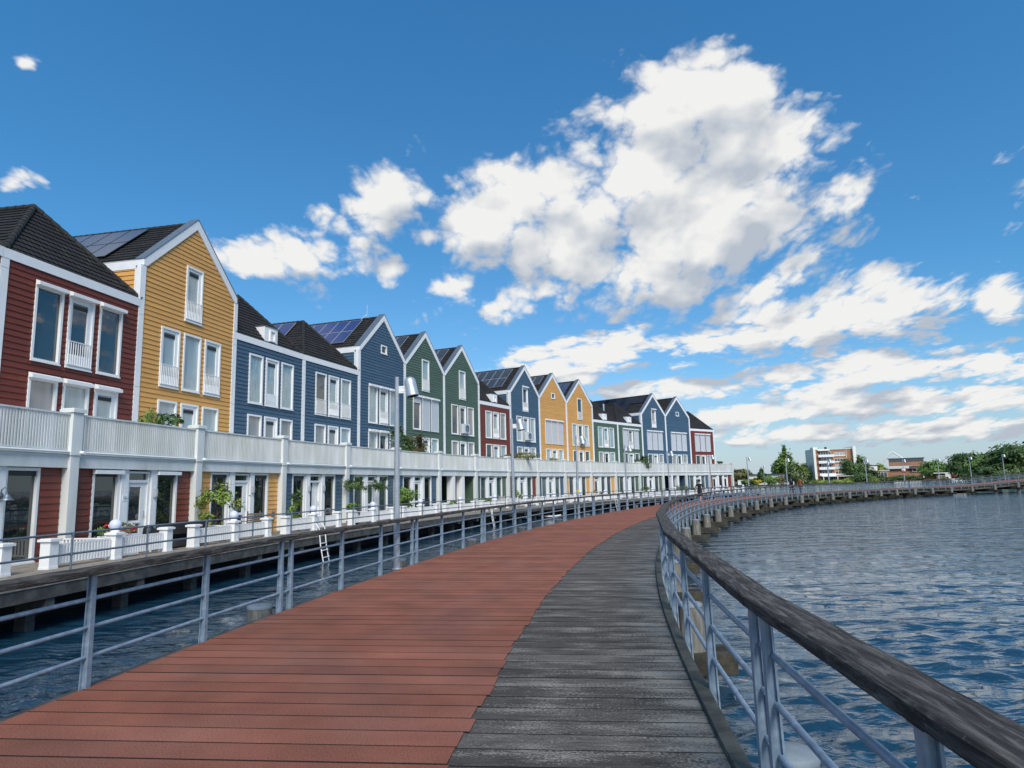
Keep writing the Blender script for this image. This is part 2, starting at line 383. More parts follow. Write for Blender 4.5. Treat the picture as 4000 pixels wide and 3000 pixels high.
def house(i, spec):
    u0, u1 = UU[i], UU[i+1]; e = u1-u0; Wd = float(np.hypot(*e)); a = math.atan2(e[1], e[0])
    P = PAINT[spec['c']]; g = spec['t'] == 'gable'
    H = empty('row_house', spec['label'], 'house', (u0[0], u0[1], 0), a, 'coloured timber row houses')
    zc = 9.22
    # openings
    holes = []; wins = []
    for k in range(3):
        wins.append((SLOT[k], 6.16, WINW, 2.56, spec['up'][k], spec['ug'][k])); wins.append((SLOT[k], 3.02, WINW, 2.58, spec['lo'][k], spec['lg'][k]))
    if g:
        if spec['gw'] == 'attic': wins.append((2.78, 11.23, .80, .63, 's0'.replace('s0','f'), 'dark'))
        else: wins.append((2.57, 9.28, 1.13, 2.54, spec['gw'], spec['gg']))
    for x, z, w, h, cde, gl in wins: holes.append((x+.02, x+w-.02, z+.02, z+h-.02))
    mb = MB()
    if g:
        rise = (14.10-11.20)/(Wd/2)
        xl = lambda z: .13+max(0,(z-10.95)/rise); xr = lambda z: Wd-.13-max(0,(z-10.95)/rise)
        cladding(mb, xl, xr, 3.0, 13.7, 0, holes)
        mb.prism([(.02,2.9),(Wd-.02,2.9),(Wd-.02,11.12),(Wd/2,14.0),(.02,11.12)], .2, .32)
        for x in (.001, Wd-.001):   # cheeks
            hb = MB(); cladding(hb, lambda z: .34, lambda z: ROOF_D, 9.0, 10.86, 0)
            for f in hb.f:
                pts = [hb.v[q] for q in f]
                mb.poly([(x+(q[1] if x < 1 else -q[1]), q[0], q[2]) for q in pts])
        mb.box(.03,Wd-.03,.321,ROOF_D,-.09,10.86)
    else:
        cladding(mb, lambda z: .13, lambda z: Wd-.13, 3.0, zc, 0, holes)
        mb.box(.02,Wd-.02,.2,.32,-.09,9.4); mb.box(.03,Wd-.03,.321,ROOF_D,-.09,9.42)
    mb.build('wall', P, H)
    # trim
    tb = MB(); top = 11.0 if g else 9.22
    tb.box(-.155 if i > -1 else 0,.135,-.05,.15,2.95,top)
    for zj in (5.95, 8.9): tb.box(-.157,.137,-.0515,-.04,zj,zj+.012,1)
    if spec.get('last'): tb.box(Wd-.135,Wd+.13,-.05,.15,2.95,top); tb.box(Wd+.001,Wd+.13,.15,.4,2.95,top)
    if g and spec.get('rc'): tb.box(Wd-.135,Wd+.13,-.05,.15,9.542,11.0)
    if g and spec.get('lc', 0): tb.box(-.03,.0,.0,.36,9.3,10.86)
    if g:
        for x in (-.035, Wd-.10): tb.box(x,x+.135,.33,ROOF_D,10.862,11.25)
    else: tb.box(-.155,Wd+.155 if spec.get('last') else Wd-.136,-.06,.12,9.222,9.54)
    tb.build('trim', [WHITE, ZINC], H)
    if g:
        bb = MB(); hw = Wd/2; dv = .47
        for sgn in (1,-1):
            X = (lambda x: x) if sgn == 1 else (lambda x: Wd-x)
            pl = [(X(-.03),11.02-.02),(X(.16),11.02-.02),(X(.16),11.22-.32+.10),(X(hw),14.14-dv),(X(hw),14.14),(X(-.03),11.25)]
            if sgn == -1: pl = pl[::-1]
            bb.prism(pl, -.07, .34)
            q = [(X(-.05),11.252),(X(hw),14.142),(X(hw),14.19),(X(-.05),11.30)]
            if sgn == -1: q = q[::-1]
            bb.prism(q, -.09, .36, 1)
        bb.build('bargeboard', [WHITE, ZINC], H)
    rb = MB()
    if g:
        hw = Wd/2
        tiles(rb,(-.02,ROOF_D,11.2),(-.02,.34,11.2),(hw,ROOF_D,13.93),(hw,.34,13.93),13)
        tiles(rb,(Wd+.02,.34,11.2),(Wd+.02,ROOF_D,11.2),(hw,.34,13.93),(hw,ROOF_D,13.93),13)
        rb.poly([(0,ROOF_D,10.8),(Wd,ROOF_D,10.8),(hw,ROOF_D,13.9)])
    else:
        hw = Wd/2; zb = 9.50; za = 12.40; bk = 2.25
        tiles(rb,(-.02,.0,zb),(Wd+.02,.0,zb),(hw-.01,bk,za),(hw+.01,bk,za),14)
        tiles(rb,(-.02,ROOF_D,zb),(-.02,0,zb),(hw,ROOF_D,za),(hw,bk,za),14)
        tiles(rb,(Wd+.02,0,zb),(Wd+.02,ROOF_D,zb),(hw,bk,za),(hw,ROOF_D,za),14)
        rb.poly([(0,ROOF_D,9.3),(Wd,ROOF_D,9.3),(hw,ROOF_D,za)])
    ro = rb.build('roof', TILE, H)
    kb = MB()
    if g: ridge_caps(kb,(hw,.45,13.95),(hw,ROOF_D,13.95))
    else:
        ridge_caps(kb,(hw,bk,za+.02),(hw,ROOF_D,za+.02)); ridge_caps(kb,(.0,.03,zb+.05),(hw,bk,za+.03)); ridge_caps(kb,(Wd,.03,zb+.05),(hw,bk,za+.03))
    kb.build('ridge', RIDGE, ro)
    for x, z, w, h, cde, gl in wins: window(H, x, z, w, h, cde, gl)
    # dormer
    if spec.get('dormer'):
        db = MB(); x0, x1 = 2.62, 3.78
        db.idx([(x0,.12,9.60),(x1,.12,9.60),(x1,.12,10.46),(x0,.12,10.46),(x0,.95,10.46),(x1,.95,10.46),(x0,.30,9.55),(x1,.30,9.55)],
               [(0,1,2,3),(3,2,5,4),(0,3,4,6),(2,1,7,5),(1,0,6,7)])
        db.box(x0-.03,x1+.03,.09,1.0,10.462,10.50,1)
        d = db.build('dormer', [WHITE, ZINC], H)
        w = link('window', cached(('fr',.5,.6,False), lambda: frame_mesh(.5,.6)), d, (3.02,.10,9.72)); link('pane', cached(('pn',.5,.6,'dark'), lambda: pane_mesh(.5,.6,'dark')), w)
    # solar panels on the slope that faces the sun
    for (rows, cols, y0, style) in spec.get('solar', ()):
        top = Vector((Wd/2,0,13.93 if g else 12.40)); low = Vector((0,0,11.2 if g else 9.5)); dn = (low-top).normalized(); nor = Vector((dn.z,0,-dn.x)); nor = nor if nor.z > 0 else -nor
        pw, ph = 1.0, 1.62
        for r in range(rows):
            for c_ in range(cols):
                def pmf(style=style):
                    q = MB(); q.box(0,pw,0,ph,0,.035,1); q.poly([(.03,.03,.037),(pw-.03,.03,.037),(pw-.03,ph-.03,.037),(.03,ph-.03,.037)],0,[(0,0),(.96,0),(.96,1.6),(0,1.6)])
                    return q.mesh('solar_panel', [SOL[style], ALU if style in ('blue','black') else BLACK])
                o = link('solar_panel', cached(('sol',style), pmf), H)
                org = top+dn*(.22+r*(ph+.02)+ph)+Vector((0,y0+c_*(pw+.02),0))+nor*.10
                Mx = Matrix.Identity(4); X = Vector((0,1,0)); Y = -dn; Z = X.cross(Y); 
                if Z.z < 0: X = -X; Z = X.cross(Y); org += Vector((0,pw,0))
                for k in range(3): Mx[k][0], Mx[k][1], Mx[k][2], Mx[k][3] = X[k], Y[k], Z[k], org[k]
                o.matrix_local = Mx
    if spec.get('flue'):
        fb = MB(); fb.tube([(1.55,3.0,10.5),(1.55,3.0,12.2)],.11,12); fb.tube([(1.55,3.0,12.0),(1.55,3.0,12.1)],.15,12); fb.tube([(1.55,3.0,12.2),(1.55,3.0,12.35)],[.15,.05],12); fb.build('flue', ALU, H)
    if spec.get('aerial'):
        fb = MB(); fb.tube([(hw,1.35,13.7),(hw,1.35,15.0)],.025,6); fb.tube([(hw-.3,1.0,13.9),(hw,1.35,14.3)],.02,6); fb.tube([(hw-.3,1.7,13.9),(hw,1.35,14.3)],.02,6); fb.build('aerial', ALU, H)
    # ground floor with roof terrace
    k = Wd/6.1046*.985; X = lambda x: .06+x*k
    y0 = -2.70
    fl = MB(); fl.box(.0,Wd,-2.86,.19,2.86,3.0); fl.box(.0,Wd,-2.6,.19,2.60,2.859); fl.build('balcony_floor', WHITE, H)
    bm_ = MB(); bm_.box(X(.05),X(6.05),-2.87,-2.60,2.53,2.858); bm_.box(X(.2),X(5.9),-2.95,-2.87,2.93,3.0); bm_.build('beam', WEATH, H)
    if not spec.get('open'):
        gb = MB(); cladding(gb, lambda z: X(.22), lambda z: X(1.04), ZT, 2.53, y0, ()); cladding(gb, lambda z: X(5.06), lambda z: X(5.90), ZT, 2.53, y0, ())
        gb.box(X(.1),X(6.0),y0+.45,y0+.5,ZT,2.6); gb.box(X(.22),X(1.04),y0+.001,y0+.04,ZT,2.53); gb.box(X(5.06),X(5.9),y0+.001,y0+.04,ZT,2.53)
        gb.build('ground_floor_wall', P, H)
        pb = MB(); pb.box(X(2.22),X(2.56),y0-.08,y0+.12,ZT,2.53); pb.box(X(3.68),X(3.95),y0-.08,y0+.12,ZT,2.53); pb.box(X(2.385),X(2.395),y0-.084,y0-.079,ZT,2.53)
        pb.build('post', WHITE, H)
        slots = spec.get('g', 'wdw')
        for q, x in enumerate((1.04, 2.57, 3.96)):
            if slots[q] == 'd': door(H, X(x), spec.get('gl','low'), spec.get('dooropen', False))
            else:
                o = window(H, X(x), ZT+.03, WINW if q != 1 else 1.07, 2.58, 'v', spec.get('gl','low'), y0+.02)
                def vb(): 
                    q_ = MB(); q_.box(.08,WINW-.08,.0,.044,2.36,2.49); return q_.mesh('vent_grille', BLACK)
                link('vent_grille', cached(('gv',), vb), o)
                if spec.get('gbox'):
                    def bxx():
                        q_ = MB(); q_.box(-.03,WINW+.03,-.20,-.056,2.44,2.56); return q_.mesh('shutter_box', WHITE)
                    link('shutter_box', cached(('gb',), bxx), o)
    else:
        pb = MB(); pb.box(X(2.12),X(2.56),y0-.15,y0+.35,ZT,2.53); pb.box(X(3.68),X(4.12),y0-.15,y0+.35,ZT,2.53); pb.build('column', WHITE, H)
        gb = MB(); gb.box(X(.1),X(.2),y0,0.,ZT,2.6); gb.box(X(5.92),X(6.0),y0,0.,ZT,2.6); cladding(gb, lambda z: X(.2), lambda z: X(5.92), ZT, 2.6, .18); gb.build('ground_floor_wall', P, H)
    # pillars and balustrade
    pl = MB()
    def pillar(x):
        pl.box(x-.13,x+.20,-2.96,-2.63,ZT,2.90); pl.box(x-.17,x+.23,-2.99,-2.60,2.90,4.17); pl.box(x-.22,x+.28,-3.04,-2.55,4.17,4.27); pl.box(x-.19,x+.25,-3.01,-2.58,4.27,4.30)
    pillar(.06)
    if spec.get('last'): pillar(X(6.1))
    pl.build('pillar', WEATH, H)
    def balus():
        b = MB(); xa, xb = .30, Wd-.12
        b.box(xa,xb,-2.90,-2.80,4.09,4.14); b.box(xa,xb,-2.88,-2.81,3.04,3.09)
        n = int((xb-xa)/.098)
        for q in range(n):
            x = xa+.03+(xb-xa-.09)*q/(n-1); b.box(x,x+.047,-2.875,-2.835,3.0,4.089)
        for q in (1,2):
            x = xa+(xb-xa)*q/3; b.box(x-.03,x+.03,-2.83,-2.77,3.0,4.089)
        return b.mesh('balustrade', WEATH)
    link('balustrade', balus(), H)
    gt = MB(); gt.tube([(.30,-2.93,2.99),(Wd-.1,-2.93,2.99)],.035,8); gt.tube([(.26,-3.12,2.98),(.26,-2.9,2.98)],.05,10); gt.build('gutter', WHITE, H)
    if spec.get('last'):   # end side of the ground floor and terrace
        eb = MB(); eb.box(Wd-.02,Wd+.0,-2.6,.2,ZT,2.86); eb.build('end_wall', P, H)
    for (kind, x, z) in spec.get('lights', ()):
        lb = MB(); yy = -2.80 if z < 2.6 else -.03
        if kind == 'bell':
            lb.lathe([(.10,0),(.10,.03),(0,.03)],14,0,(x,yy,z),Matrix.Rotation(PI/2,3,'X'))
            lb.tube([(x,yy-.03,z),(x,yy-.05,z+.16),(x,yy-.14,z+.22),(x,yy-.22,z+.16),(x,yy-.22,z+.02)],.016,8)
            lb.lathe([(.03,.05),(.07,0),(.09,-.06),(.17,-.11),(.165,-.12),(.0,-.09)],16,0,(x,yy-.22,z))
        elif kind == 'box': lb.box(x-.05,x+.05,yy-.1,yy+.005,z-.14,z+.14); lb.box(x-.035,x+.035,yy-.115,yy-.1,z-.1,z+.1)
        else: lb.lathe([(0,-.1),(.07,-.07),(.1,0),(.07,.07),(0,.1)],12,0,(x,yy-.10,z)); lb.tube([(x,yy+.005,z),(x,yy-.1,z)],.03,8)
        lb.build('wall_lamp', ZINC if kind == 'bell' else ALU, H)
    if spec.get('number'):
        cu = bpy.data.curves.new('n', 'FONT'); cu.body = '16-'; cu.size = .17; cu.extrude = .002; to = bpy.data.objects.new('n', cu); col.objects.link(to)
        me = bpy.data.meshes.new_from_object(to.evaluated_get(bpy.context.evaluated_depsgraph_get())); bpy.data.objects.remove(to); me.materials.clear(); me.materials.append(ZINC)
        nb = MB(); nb.box(X(2.30),X(2.53),y0-.092,y0-.081,1.50,1.70); pl_ = nb.build('house_number', WHITE, H)
        t = link('digits', me, pl_, (X(2.315),y0-.094,1.545)); t.rotation_euler = (PI/2,0,0)
    return H
F3 = ['f','f','f']; 
def S(c, t, label, up='f s f', ug='curtain curtain curtain', lo='f s f', lg='blind blind blind', **k):
    return dict(c=c, t=t, label=label, up=up.split(), ug=ug.split(), lo=lo.split(), lg=lg.split(), **k)
GRP = 'dark dark dark'
SPECS = {
 -1: S('red','low','red house cut off by the left picture edge', 'f s f', GRP, lights=[('bell',3.85,1.75)], gl='low'),
 0: S('red','low','dark red house with hipped tile roof, nearest in the row','fb srb fb',GRP,'fb fb sb','warm blind blind', gl='low', gbox=1, number=1, lights=[('box',3.86,1.75)]),
 1: S('yellow','gable','yellow gabled house nearest the camera, solar panels on its roof','sr f sr','blind blind blind','f s f','blind blind blind', rc=1, gw='sr', gg='blind', lc=1, solar=[(2,6,2.3,'grey')], gl='low', lights=[('box',3.86,1.8)]),
 2: S('blue','low','low blue house with one white dormer beside yellow gable','f sp f','curtain curtain curtain','f s f','warm warm warm', dormer=1, gl='low', dooropen=True, lights=[('ball',2.48,4.3),('ball',3.88,4.3),('box',2.45,1.8),('box',3.86,1.8)]),
 3: S('blue','low','low blue house without dormer, blue solar panels on roof','fr sr fr','dark curtain curtain','f s f','warm warm blind', solar=[(1,4,2.6,'blue')], gl='lowc'),
 4: S('blue','gable','tall dark blue gabled house with tiny attic window and aerial','fb srb fb','curtain curtain curtain','fb sb f','blind dark blind', gw='attic', gg='dark', lc=1, solar=[(2,5,1.55,'blue')], aerial=1, gl='low'),
 5: S('green','gable','green gabled house with two closed shutters above open passage','Hb Xb Xb','dark dark dark','f s f','blind blind blind', gw='fr', gg='curtain', solar=[(2,5,1.35,'black')], open=1),
 6: S('green','gable','green gabled house with grey air unit at middle window','f sa f','dark dark warm','f s f','warm dark warm', rc=1, gw='fr', gg='blind', solar=[(2,5,1.1,'black')], gl='lowc'),
 7: S('red','low','small red house with white dormer between green and blue gables','f sr f','blind blind warm','f s f','dark blind curtain', dormer=1, gl='lowc'),
 8: S('blue','gable','blue gabled house with many solar panels and air unit','f sa f','blind blind blind','f s f','warm blind blind', gw='srb', gg='dark', lc=1, solar=[(2,6,1.2,'black')], gl='lowc'),
 9: S('yellow','gable','yellow gabled house with tiny attic window and three closed shutters','Xb Xb Xb',GRP,'f s f','blind blind blind', gw='attic', gg='dark', solar=[(1,1,.9,'black'),(1,1,1.95,'black')], gl='low'),
 10: S('yellow','gable','yellow gabled house with tall gable window, farther of the pair','f sa fr','blind dark blind','f s f','dark dark dark', rc=1, gw='fr', gg='dark', solar=[(2,2,.8,'grey')], gl='low', g='dww'),
 11: S('green','low','low green house with dormer and three open bright windows','f sr f','curtain curtain curtain','f s f','warm dark curtain', dormer=1, gl='low'),
 12: S('green','low','low green house with dormer, metal flue and two closed shutters','Xb srb Xb','dark warm dark','f s f','dark blind dark', dormer=1, flue=1, solar=[(1,4,4.2,'dark')], gl='low'),
 13: S('blue','gable','blue gabled house with shuttered gable window above far open passage','Xb Xb Xb',GRP,'f s f','dark blind warm', gw='srb', gg='warm', lc=1, solar=[(1,8,.7,'dark'),(2,6,2.8,'dark')], open=1),
 14: S('blue','gable','far blue gabled house with tiny attic window beside red end house','Xb Xb Xb',GRP,'f s f','warm dark warm', rc=1, gw='attic', gg='dark', gl='lowc'),
 15: S('red','low','red hip-roofed house at the far end of the row','Xb Xb Xb',GRP,'f s f','low low blind', gl='low', g='dwd', last=1)}
for i, s in SPECS.items(): house(i, s)
DESC = {-2:'the unseen left neighbour', -1:'the cut-off red house', 0:'the nearest dark red house', 1:'the nearest yellow gabled house', 2:'the blue house with dormer', 3:'the low blue solar house',
 4:'the tall blue gabled house', 5:'the green house with passage', 6:'the green house with air unit', 7:'the small red dormer house', 8:'the many-panelled blue gable',
 9:'the shuttered yellow gable', 10:'the farther yellow gable', 11:'the green house without flue', 12:'the green house with flue', 13:'the far passage house', 14:'the far blue attic house', 15:'the red end house', 16:'the far end of the row'}

# ------------------------------------------------------------------ terrace
WOODT = mat('terrace_planks', (.30,.26,.21), .8, var=.25, vscale=2.5, c2=(.20,.17,.14), stretch=(6,1.2,1), bump=.2, bscale=25)
WOODD = mat('dark_wet_timber', (.055,.052,.048), .8, var=.35, vscale=3, c2=(.10,.095,.085), bump=.4, bscale=18)
def strip(stations, d0, d1, z0, z1):
    mb = MB(); pr = None
    for st in stations:
        a, _ = bay(st,d0); b, _ = bay(st,d1)
        if pr:
            pa, pb = pr
            q = lambda p, z: (p.x,p.y,z)
            mb.poly([q(pa,z1),q(pb,z1),q(b,z1),q(a,z1)]); mb.poly([q(pb,z0),q(pb,z1),q(b,z1),q(b,z0)][::-1]); mb.poly([q(pa,z0),q(pa,z1),q(a,z1),q(a,z0)]); mb.poly([q(pa,z0),q(a,z0),q(b,z0),q(pb,z0)])
        else: mb.poly([(a.x,a.y,z0),(b.x,b.y,z0),(b.x,b.y,z1),(a.x,a.y,z1)])
        pr = (a,b)
    a, b = pr; mb.poly([(a.x,a.y,z0),(b.x,b.y,z0),(b.x,b.y,z1),(a.x,a.y,z1)])
    return mb
STN = [x*.5 for x in range(-6, 33)]+[16.15]
pm = MB(); d = -.1
while d < 3.9:     # terrace planks run along the quay
    s_ = strip(STN, d, min(d+.27, 3.92), ZT-.05, ZT+random.uniform(-.003,.003)); pm.idx(s_.v, s_.f, 0); d += .28
TD = struct('terrace', pm, WOODT)
strip(STN, 3.70, 3.90, -.42, ZT-.052).build('fascia', WOODD, TD)
strip(STN, -13.5, 2.2, -1.6, ZT-.06).build('quay_base', mat('dark_concrete', (.03,.03,.03), .9, var=.2), TD)
sp = MB(); sp.box(-.13,.13,-.13,.13,-1.7,-.42); spm = sp.mesh('support_post', WOODD)
bpj = MB(); bpj.box(-.12,.12,-1.4,.0,-.60,-.425); bpm = bpj.mesh('support_beam', WOODD)
for k in range(-5, 33):
    p, a = bay(k*.5+.2, 3.3); link('support_post', spm, TD, p, a)
    p, a = bay(k*.5+.2, 3.86); link('support_beam', bpm, TD, p, a+PI)
# steel rail on the quay edge
STEELD = mat('terrace_rail_steel', (.16,.20,.25), .5, metal=.4, var=.2, vscale=6)
TR = empty('quay_railing', 'slim grey two-bar steel railing along the terrace edge below the houses', 'railing', (*bay(0,3.6,ZT)[0][:2], ZT))
def wl(parent, o): 
    o.parent = parent; o.matrix_parent_inverse = Matrix.Translation(-parent.location); return o
for z in (.86, .40):
    t = MB(); t.tube([bay(st,3.55,z)[0] for st in [x*.25 for x in range(-11,65)]], .027, 6); wl(TR, t.build('rail', STEELD))
for k in range(0, 42):
    st = -2.45+.45*k
    if st > 16.1: break
    p, a = bay(st,3.55); t = MB(); t.tube([(0,0,ZT),(0,0,.86)],.028,6); t.lathe([(.045,-.03),(.045,.03)],8,0,(0,0,.86)); t.lathe([(.045,-.03),(.045,.03)],8,0,(0,0,.40)); t.lathe([(.07,0),(.07,.015),(0,.015)],8,0,(0,0,ZT))
    o = t.build('post', STEELD, None, (p.x,p.y,0)); wl(TR, o)
# garden fences with globe lamps
def fence_post():
    mb = MB(); mb.box(-.14,.14,-.14,.14,0,.68); mb.box(-.19,.19,-.19,.19,.68,.74); mb.box(-.155,.155,-.155,.155,.74,.755); mb.box(-.15,.15,-.15,.15,0,.06); return mb.mesh('post', WHITE)
def fence_panel(L):
    mb = MB(); mb.box(0,L,-.03,.03,.56,.60); mb.box(0,L,-.03,.03,.10,.14); n = int(L/.105)
    for k in range(n):
        x = .03+(L-.09)*k/(n-1); mb.box(x,x+.055,-.035,.015,.10,.56)
    return mb.mesh('slat_panel', WHITE)
FP = fence_post(); FL = fence_panel(1.95); FB = fence_panel(1.5)
GLOBE = mat('opal_globe', (.66,.68,.82), .12, spec=.5, var=.02); 
def globe_mesh():
    mb = MB(); mb.lathe([(.12,0),(.12,.05),(.09,.06)],16,1); mb.lathe([(.165*math.sin(PI*k/14)+.0005, .20-.165*math.cos(PI*k/14)) for k in range(15)],20,0); return mb.mesh('globe_lamp', [GLOBE, WHITE])
GM = globe_mesh()
for k in range(-2, 17):
    p, a = bay(k-.02, 1.78, ZT)
    Fz = empty('picket_fence', f'white slatted fence with three square posts, before {DESC[k]}', 'fence', p, a, 'white terrace fences')
    for x in (-2.3, 0, 2.3 if k < 16 else None):
        if x is not None: link('post', FP, Fz, (x,0,0))
    link('slat_panel', FL, Fz, (-2.14,0,0))
    if k < 16: link('slat_panel', FL, Fz, (.17,0,0))
    o = link('slat_panel', FB, Fz, (0,.16,0)); o.rotation_euler.z = PI/2
    g = link('globe_lamp', GM, None, (p.x,p.y,ZT+.756)); tag(g, f'white glass globe lamp on fence post, before {DESC[k]}', 'globe lamp', 'globe lamps on fence posts')

# ------------------------------------------------------------------ boardwalk
def wood_planks():
    mt, nt, b, N, L = nmat('weathered_planks'); b.inputs['Roughness'].default_value = .85; b.inputs['Specular IOR Level'].default_value = .12
    uv = N.new('ShaderNodeTexCoord')
    def noise(sc_, det, stre):
        mp = N.new('ShaderNodeMapping'); mp.inputs['Scale'].default_value = stre; L.new(uv.outputs['UV'], mp.inputs[0])
        n = N.new('ShaderNodeTexNoise'); n.inputs['Scale'].default_value = sc_; n.inputs['Detail'].default_value = det; n.inputs['Roughness'].default_value = .65; L.new(mp.outputs[0], n.inputs['Vector']); return n.outputs['Fac']
    g = N.new('ShaderNodeNewGeometry')
    base = N.new('ShaderNodeValToRGB'); e = base.color_ramp.elements; e[0].color = (.042,.038,.035,1); e[1].color = (.125,.115,.105,1); e[0].position = .3; e[1].position = .7
    L.new(noise(3, 6, (1.2,9,1)), base.inputs['Fac'])
    hs = N.new('ShaderNodeHueSaturation'); L.new(base.outputs[0], hs.inputs['Color']); mr = N.new('ShaderNodeMapRange'); mr.inputs['To Min'].default_value = .72; mr.inputs['To Max'].default_value = 1.3
    L.new(g.outputs['Random Per Island'], mr.inputs['Value']); L.new(mr.outputs[0], hs.inputs['Value'])
    # lichen specks: patches where the fine noise shows, more toward the lake edge (u = 0)
    sx = N.new('ShaderNodeSeparateXYZ'); L.new(uv.outputs['UV'], sx.inputs[0])
    edge = N.new('ShaderNodeMapRange'); edge.inputs['From Min'].default_value = 0; edge.inputs['From Max'].default_value = .75; edge.inputs['To Min'].default_value = .20; edge.inputs['To Max'].default_value = 0; L.new(sx.outputs[0], edge.inputs['Value'])
    patch = noise(2.2, 4, (.6,2.2,1)); fine = noise(75, 3, (.6,.9,1))
    a1 = N.new('ShaderNodeMath'); a1.operation = 'MULTIPLY_ADD'; L.new(patch, a1.inputs[0]); a1.inputs[1].default_value = 1.0; L.new(edge.outputs[0], a1.inputs[2])
    a2 = N.new('ShaderNodeMath'); a2.operation = 'ADD'; L.new(a1.outputs[0], a2.inputs[0]); L.new(fine, a2.inputs[1])
    rp = N.new('ShaderNodeMapRange'); rp.inputs['From Min'].default_value = 1.02; rp.inputs['From Max'].default_value = 1.26; L.new(a2.outputs[0], rp.inputs['Value'])
    mx = N.new('ShaderNodeMix'); mx.data_type = 'RGBA'; L.new(rp.outputs[0], mx.inputs[0]); L.new(hs.outputs[0], mx.inputs[6]); mx.inputs[7].default_value = (.30,.28,.24,1)
    L.new(mx.outputs[2], b.inputs['Base Color'])
    bp = N.new('ShaderNodeBump'); bp.inputs['Strength'].default_value = .5; bp.inputs['Distance'].default_value = .01; L.new(noise(14, 4, (1,8,1)), bp.inputs['Height']); L.new(bp.outputs[0], b.inputs['Normal'])
    return mt
PLANK = wood_planks()
REDM = mat('red_grit_surface', (.295,.110,.072), .9, spec=.12, var=.22, vscale=.9, island=.13, c2=(.255,.108,.078), bump=.6, bscale=160, uv=True, detail=8, speck=.35)
mbg = MB(); mbr = MB()
RG = 1.70; pit = .275; s = .3
while s < 176:
    far = s > 60
    z = random.uniform(-.0012,.0012); tl = random.uniform(-.001,.001); gp = random.uniform(.014,.021)
    s1 = s+pit-gp
    m_ = RG+random.uniform(-.03,.03) if s < 60 else RG
    def slab(mb, d0, d1, top):
        vs = [bw(s,d0,-.06), bw(s1,d0,-.06), bw(s1,d1,-.06), bw(s,d1,-.06), bw(s,d0,top), bw(s1,d0,top), bw(s1,d1,top+tl), bw(s,d1,top+tl)]
        uv = [(d0,s),(d0,s1),(d1,s1),(d1,s)]*2
        mb.idx(vs, [(4,7,6,5)[::-1] if 0 else (4,5,6,7),(0,1,5,4),(1,2,6,5),(2,3,7,6),(3,0,4,7)], 0, False, uv)
        for q in range(1,5): mb.m[-q] = 1
    ov = random.uniform(-.02,.02)
    slab(mbg, -.0, WD+.02, z-.005)
    slab(mbr, m_, WD+.0, z+.004)
    s += pit
SIDE = mat('dirty_plank_edge', (.012,.011,.010), .95)
BW = struct('boardwalk', mbg, [PLANK, SIDE]); mbr.build('red_surface', [REDM, SIDE], BW)
def sweep(prof, d, s0, s1, step, jit=0., closed=True, ends=True, facet=False):
    """profile (d offset, z) swept along the boardwalk"""
    mb = MB(); n = len(prof); vs = []; uv = []; k = 0; ss = list(np.arange(s0, s1, step))+[s1]
    per = [0]
    for q in range(1, n): per.append(per[-1]+math.hypot(prof[q][0]-prof[q-1][0], prof[q][1]-prof[q-1][1]))
    for s_ in ss:
        for q, (o, z) in enumerate(prof):
            if facet:   # a straight timber between two joints
                t_ = (s_-s0)/(s1-s0); vs.append(bw(s0,d+o,z).lerp(bw(s1,d+o,z),t_)+Vector((random.uniform(-jit,jit),random.uniform(-jit,jit)*.3,random.uniform(-jit,jit))))
            else: vs.append(bw(s_, d+o+random.uniform(-jit,jit), z+random.uniform(-jit,jit)))
            uv.append((per[q], s_))
    fs = [(i*n+q, (i+1)*n+q, (i+1)*n+(q+1)%n, i*n+(q+1)%n) for i in range(len(ss)-1) for q in range(n)]
    mb.idx(vs, fs, 0, False, uv)
    if ends: mb.idx(vs[:n], [tuple(range(n))]); mb.idx(vs[-n:], [tuple(range(n-1,-1,-1))])
    return mb
RECT = lambda w, z0, z1: [(-w/2,z0),(w/2,z0),(w/2,z1),(-w/2,z1)]
MOSS = mat('mossy_kerb_timber', (.070,.066,.050), .85, var=.3, vscale=4, c2=(.12,.115,.085), bump=.5, bscale=22)
sweep(RECT(.10,-.10,.035), -.055, .3, 176, .5, .003).build('kerb', MOSS, BW)
sweep(RECT(.10,-.14,-.015), WD+.075, .3, 176, .5, .003).build('kerb', WOODD, BW)
sweep(RECT(.14,-.50,-.11), .18, .3, 176, 1., .004).build('side_beam', MOSS, BW)
sweep(RECT(.14,-.50,-.145), WD-.12, .3, 176, 1., .004).build('side_beam', WOODD, BW)
sweep(RECT(.2,-.45,-.07), WD/2, .3, 176, 1.).build('side_beam', WOODD, BW)
